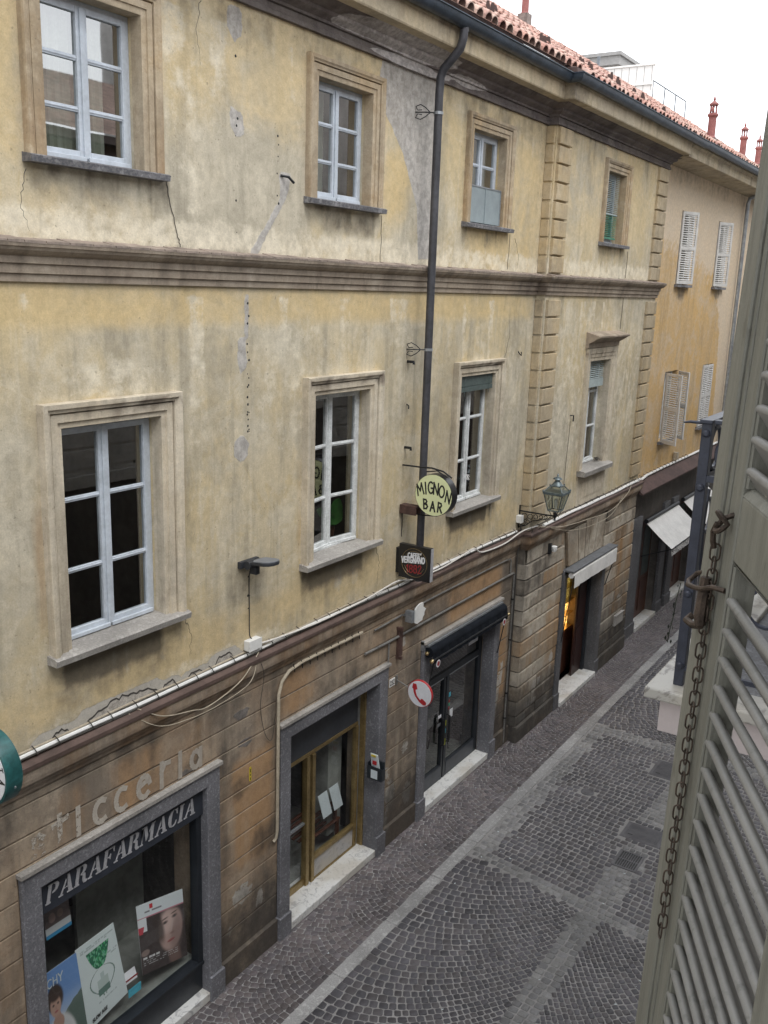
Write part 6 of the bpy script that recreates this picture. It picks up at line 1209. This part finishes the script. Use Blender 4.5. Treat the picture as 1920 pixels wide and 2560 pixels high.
def slats(z_lo, z_hi):
    m_ = MB(); z = z_hi; ang = R(56); r_ = .0058; rg = random.Random(int(z_hi*10))
    while z > z_lo:
        zj = z+rg.uniform(-.0008,.0008); a_ = ang+rg.uniform(-.02,.02)
        # cross-section in (n, z): nose at front, board falling to the back
        cn, cz_ = -.014, zj; dn, dz = -math.cos(a_), -math.sin(a_); px, pz = -dz, dn
        sec = [(cn+r_*(math.cos(t)*(-dn)+math.sin(t)*px), cz_+r_*(math.cos(t)*(-dz)+math.sin(t)*pz)) for t in [R(a) for a in range(-90, 91, 18)]]
        L = .044; sec += [(cn+dn*L+px*r_*.75, cz_+dz*L+pz*r_*.75), (cn+dn*L-px*r_*.75, cz_+dz*L-pz*r_*.75)]
        k = len(sec); vs = []; segs = 6
        for i in range(segs+1):
            u = -.117-(.434-.117)*i/segs; bow = .0008*math.sin(i*1.3+z*40); vs += [S(u, n_, z_+bow) for n_, z_ in sec]
        m_.add(vs, [(i*k+j, i*k+(j+1)%k, (i+1)*k+(j+1)%k, (i+1)*k+j) for i in range(segs) for j in range(k)]+[tuple(range(k-1,-1,-1)), tuple(range(segs*k, segs*k+k))])
        z -= .0380
    return m_.build('louvres', 'slat_paint', sh_, smooth=True)
slats(ZB+.15, 7.107); slats(7.262, ZT-.13)
for zz in (6.2, 7.9): m_ = MB(); sbox(m_, -.62, -.53, -.04, -.034, zz, zz+.06); m_.tube([S(-.62,-.04,zz-.01), S(-.62,-.04,zz+.07)], .009, 8); m_.build('hinge', 'chain_iron', sh_)
# iron keeper on the stile
kp = MB(); kp.tube([S(-.112,-.006,7.118),S(-.100,.006,7.118),S(-.078,.014,7.108),S(-.045,.017,7.100),S(-.015,.017,7.094),S(.004,.012,7.094),S(.006,.002,7.104),S(-.012,-.004,7.112)], .0036, 8)
kp.tube([S(-.070,.008,7.122),S(-.072,.009,7.07),S(-.074,.008,7.058)], [.007,.0085,.007], 8).tube([S(-.076,.008,7.058),S(-.052,.012,7.050),S(-.022,.014,7.046),S(-.018,.006,7.052)], .0048, 8)
kp.build('latch', 'chain_iron', sh_, smooth=True)
# rusty chain hanging from an eye
ch = empty('chain', S(-.07,.02,7.19), label='rusty iron chain hanging from an eye on the open shutter stile', cat='chain')
def link(c, L, w_, r_, flat, mb):
    pts = []
    for i in range(17):
        a = 2*math.pi*i/16; uo = w_/2*math.cos(a); zo = (L/2-w_/2)*(1 if math.sin(a) > 0 else -1)*(abs(math.sin(a)) > .01)+w_/2*math.sin(a)
        uo *= 1 if flat else .8; pts.append(S(c[0]+uo*(.30 if flat else .95), c[1]+uo*(.9 if flat else .12), c[2]+zo))
    return mb.tube(pts, r_, 7, caps=False)
m_ = MB(); m_.tube([S(-.090+.013*math.cos(t), .0+.010*abs(math.sin(t)), 7.200+.012*math.sin(t)) for t in [i*math.pi/8 for i in range(17)]], .0035, 7, caps=False); m_.tube([S(-.098,-.008,7.212), S(-.096,.004,7.206)], .0035, 6); m_.build('eye', 'chain_iron', ch, smooth=True)
m_ = MB(); m_.tube([S(-.086,.008,7.197),S(-.080,.010,7.185),S(-.077,.008,7.172),S(-.075,.005,7.163)], .0038, 7); m_.build('hook', 'chain_iron', ch, smooth=True)
z = 7.157; k = 0; rg = random.Random(3)
while z > 6.595:
    m_ = MB(); link((-.085+.010*(z-6.6)/.56+rg.uniform(-.0015,.0015), .003+rg.uniform(-.0005,.0005), z), .0228, .0128, .00122, k % 2 == 0, m_); m_.build('link', 'chain_iron', ch, smooth=True); z -= .0166; k += 1
# ------------------------------------------------------------------ the street
o = tag(MB().quad((-60,-70,-.02),(140,-70,-.02),(140,70,-.02),(-60,70,-.02)).build('ground', 'asphalt'), kind='structure')
o = tag(MB().box(-6,60,-6.2,.02,-.015,.003).build('joint_bed', 'joint'), kind='structure')
def stones(name, cells, seed, chamfer=.15):
    """cells: list of (4 corner xy, rgb); each becomes a rounded cube head"""
    rg = np.random.default_rng(seed); n = len(cells); Q = np.array([c[0] for c in cells], float); col = np.array([c[1] for c in cells], float)
    ctr = Q.mean(1, keepdims=True); Q = ctr+(Q-ctr)*(1+rg.uniform(-.06,.05,(n,4,1)))+rg.uniform(-.004,.004,(n,4,2)); 
    e = np.roll(Q, -1, 1)-Q; ch_ = chamfer*rg.uniform(.6,1.3,(n,4,1)); P8 = np.empty((n,8,2)); P8[:, 0::2] = Q+e*ch_; P8[:, 1::2] = Q+e*(1-ch_)
    hz = rg.uniform(.006,.014,(n,1)); tilt = rg.uniform(-.03,.03,(n,2))
    def ringz(scale, dz):
        p = ctr+(P8-ctr)*scale; z = hz+dz+((p-ctr)*tilt[:, None, :]).sum(2); return np.concatenate([p, z[:, :, None]], 2)
    V = np.concatenate([ringz(.86, 0), ringz(.96, -.003), ringz(1.0, -.012)], 1); V = V.reshape(-1, 3)
    F = []
    base = np.arange(n)*24
    top = base[:, None]+np.arange(8)[None]; quads = []
    for r_ in (0, 8):
        for k in range(8): quads.append(np.stack([base+r_+k, base+r_+8+k, base+r_+8+(k+1) % 8, base+r_+(k+1) % 8], 1))
    quads = np.concatenate(quads, 0); me = bpy.data.meshes.new(name); me.vertices.add(len(V)); me.vertices.foreach_set('co', V.ravel().astype(np.float32))
    nl = top.size+quads.size; me.loops.add(nl); me.loops.foreach_set('vertex_index', np.concatenate([top.ravel(), quads.ravel()]).astype(np.int32))
    npg = len(top)+len(quads); me.polygons.add(npg); st = np.concatenate([np.arange(len(top))*8, len(top)*8+np.arange(len(quads))*4]).astype(np.int32); tt = np.concatenate([np.full(len(top), 8), np.full(len(quads), 4)]).astype(np.int32)
    me.polygons.foreach_set('loop_start', st); me.polygons.foreach_set('loop_total', tt); me.update(calc_edges=True); me.validate()
    me.materials.append(M['cobble']); at = me.color_attributes.new('col', 'FLOAT_COLOR', 'POINT'); full = np.ones((len(V), 4), np.float32); full[:, :3] = np.repeat(col, 24, 0); at.data.foreach_set('color', full.ravel())
    me.polygons.foreach_set('use_smooth', [True]*len(me.polygons)); o = bpy.data.objects.new(name, me); C.objects.link(o); return tag(o, kind='structure')
rg = random.Random(21)
def tone(kind):
    v = rg.gauss(1, .13)
    if kind == 'dark': b = rg.choice([(.088,.082,.091),(.082,.079,.088),(.096,.088,.092)])
    elif kind == 'walk': b = rg.choice([(.118,.101,.104),(.126,.108,.107),(.110,.098,.103)])
    else: b = rg.choice([(.195,.192,.190),(.175,.173,.175),(.215,.212,.206)])
    return tuple(max(.02, x*v) for x in b)
MAN = [(11.80,12.30,-3.16,-2.55),(11.07,11.53,-3.07,-2.69),(13.76,14.42,-2.93,-2.33)]
def free(x, y): return not any(a+.0 < x < b-.0 and c+.0 < y < d-.0 for a, b, c, d in MAN) and math.hypot(x-12.68, y+1.77) > .12
YK0, YK1 = -.86, -1.03
def region(x, y):
    """which laying pattern a point of the roadway belongs to"""
    xl = 10.42-(-1.03-y)*.145; xh = 14.72
    if xl-.24 < x < xl: return 'band'
    if xh < x < xh+.30: return 'band'
    if xl < x < xh:
        if y > -1.30: return 'band'
        if -3.08 < y < -2.70 and (x < 11.7 or x > 12.4): return 'band'
        return 'grid'
    if x < xl and -3.03 < y < -2.70: return 'band'
    return 'fan'
cells = {'grid': [], 'band': [], 'fan': [], 'walk': []}
# straight rows
s_ = .098; x = 9.6
while x < 15.3:
    y = -1.035-rg.uniform(0, .05); 
    while y > -6.1:
        w_ = s_*rg.uniform(.85, 1.18); cx_, cy_ = x+s_/2, y-w_/2; sl = -.145*(1.03+cy_)*-1 if x < 14 else 0; cx2 = cx_-(-1.03-cy_)*.145*max(0, min(1, (14.4-cx_)/4)); k = region(cx2, cy_)
        if k in ('grid', 'band') and free(cx2, cy_):
            g_ = .0065; h = s_/2-g_; q = w_/2-g_; cells[k].append(([(cx2-h,cy_-q),(cx2+h,cy_-q),(cx2+h,cy_+q),(cx2-h,cy_+q)], tone('dark' if k == 'grid' else 'grey')))
        y -= w_
    x += s_*1.02
# drain strip south of the cross band
x = -5
while x < 9.9:
    y = -2.70
    while y > -3.0:
        w_ = .108*rg.uniform(.9,1.1)
        if region(x+.05, y-w_/2) == 'band' and x+.1 < 10.42-(-1.03-y)*.145-.24: cells['band'].append(([(x+.006,y-w_+.006),(x+.094,y-w_+.006),(x+.094,y-.006),(x+.006,y-.006)], tone('grey')))
        y -= w_
    x += .10
# fans: arcs bulging away from the viewer in each half of the roadway
def fan(y0, y1, xs0, xs1, kind, dx, k2, mirror, test=None, gap=.0060):
    W_ = abs(y1-y0); x0 = xs0-2.5; sg_ = 1 if mirror else -1; yb = y1 if mirror else y0
    while x0 < xs1:
        t = -rg.uniform(0, .04)
        while t < W_:
            sl = 2*k2*max(0, t); cq = 1/math.hypot(1, sl); w_ = dx*cq; dt = w_*rg.uniform(.85, 1.2)*cq
            if w_ < .07: dt *= 1.15
            t2 = min(t+dt, W_+.015)
            if W_+.015-t2 < .03: t2 = W_+.015
            tm = (t+t2)/2; sm_ = 2*k2*max(0, tm); cm = 1/math.hypot(1, sm_); n_ = (cm, -sg_*sm_*cm); ta_ = (sm_*cm, sg_*cm); hw = dx*cm/2-gap*.5; hl = (t2-t)/cm/2-gap*.5
            cx_, cy_ = x0+k2*tm*tm*(tm > 0), yb+sg_*tm
            if xs0 < cx_ < xs1 and hl > .008 and free(cx_, cy_) and (test is None or test(cx_, cy_)):
                q = [(cx_+ta_[0]*a_*hl+n_[0]*b_*hw, cy_+ta_[1]*a_*hl+n_[1]*b_*hw) for a_, b_ in ((-1,-1),(1,-1),(1,1),(-1,1))]
                ar = sum(q[i][0]*q[(i+1)%4][1]-q[(i+1)%4][0]*q[i][1] for i in range(4))
                if ar < 0: q = q[::-1]
                cells['walk' if kind == 'walk' else 'fan'].append((q, tone(kind)))
            t = t2
        x0 += dx
isfan = lambda x_, y_: region(x_, y_) == 'fan'
fan(-1.035, -2.70, -4, 30, 'dark', .112, .46, False, isfan, .011)
fan(-3.03, -4.75, -4, 30, 'dark', .112, .46, True, isfan, .011)
fan(-4.75, -6.1, -4, 30, 'dark', .112, .46, False, isfan, .011)
fan(-.02, -.43, -4, 30, 'walk', .086, .95, False, None, .0045); fan(-.43, -.85, -4, 30, 'walk', .086, .95, True, None, .0045)
stones('roadway', cells['grid']+cells['fan'], 1); stones('paving_band', cells['band'], 2); stones('pavement', cells['walk'], 3, .16)
mb = MB(); x = -5
while x < 45:
    L = rg.uniform(.85, 1.25); dy = rg.uniform(-.004,.004); mb.bbox(0,0,0,0,0,0); mb.v = mb.v[:-12]; mb.f = mb.f[:-10]; mb.m = mb.m[:-10]
    mb.box(x+.004, x+L-.004, YK1+dy+.004, YK0+dy-.004, -.01, .014+rg.uniform(0,.003)); x += L
tag(mb.build('kerb', 'kerb_stone', bevel=.004), kind='structure')
# covers
def cover(x0, x1, y0, y1, label):
    o = MB().box(x0,x1,y0,y1,-.01,.010).build('manhole_cover', 'cast_iron', bevel=.004); tag(o, label, 'manhole cover')
    m_ = MB(); t = .03; m_.box(x0+.02,x1-.02,y0+.02,y0+t,.010,.0135).box(x0+.02,x1-.02,y1-t,y1-.02,.010,.0135).box(x0+.02,x0+t,y0+t,y1-t,.010,.0135).box(x1-t,x1-.02,y0+t,y1-t,.010,.0135)
    k = 0; xx = x0+.06
    while xx < x1-.06: m_.box(xx,xx+.006,y0+.05,y1-.05,.010,.0125); xx += .02
    m_.build('ribs', 'cast_iron', o); MB().box(x0+.10,x0+.12,y1-.16,y1-.09,.0128,.0138).build('key_slot', 'ink', o); return o
cover(11.83,12.27,-3.14,-2.57,'rectangular iron manhole cover next to the drain grate, the nearer of the two')
cover(13.80,14.38,-2.90,-2.36,'rectangular iron manhole cover further up the street')
dg = MB().box(11.10,11.50,-3.04,-2.72,.0035,.0055).build('drain_grate', 'ink'); tag(dg, 'square cast iron drain grate with two rows of slots', 'drain grate')
m_ = MB().box(11.09,11.12,-3.05,-2.71,.004,.016).box(11.48,11.51,-3.05,-2.71,.004,.016).box(11.12,11.48,-3.05,-3.02,.004,.016).box(11.12,11.48,-2.74,-2.71,.004,.016).box(11.29,11.31,-3.02,-2.74,.004,.0155)
for k in range(9): yy = -3.02+k*.0311+.0186; m_.box(11.12,11.48,yy,yy+.012,.004,.015)
m_.build('bars', 'cast_iron', dg)
vc = MB().lathe((12.68,-1.77,0), [(.10,-.01),(.10,.012),(.085,.014),(.08,.010),(.05,.010),(.048,.014),(.02,.014)], 24).build('valve_cover', 'cast_iron', smooth=True); tag(vc, 'small round iron valve cover in the cobbles', 'valve cover')

mb = MB(); rng = random.Random(44)
for k in range(90):
    x, y = rng.uniform(6.5, 20), rng.uniform(-3.8, -.05); s_ = rng.uniform(.004, .011); a = rng.uniform(0, 3); dx, dy = s_*math.cos(a), s_*math.sin(a)
    mb.add([(x-dx*2,y-dy*2,.0165),(x+dy,y-dx,.017),(x+dx*2,y+dy*2,.0165),(x-dy,y+dx,.017)], [(0,1,2,3)])
tag(mb.build('litter', 'paper'), 'tiny pale scraps and gum spots scattered over the cobbles', 'litter', kind='stuff')
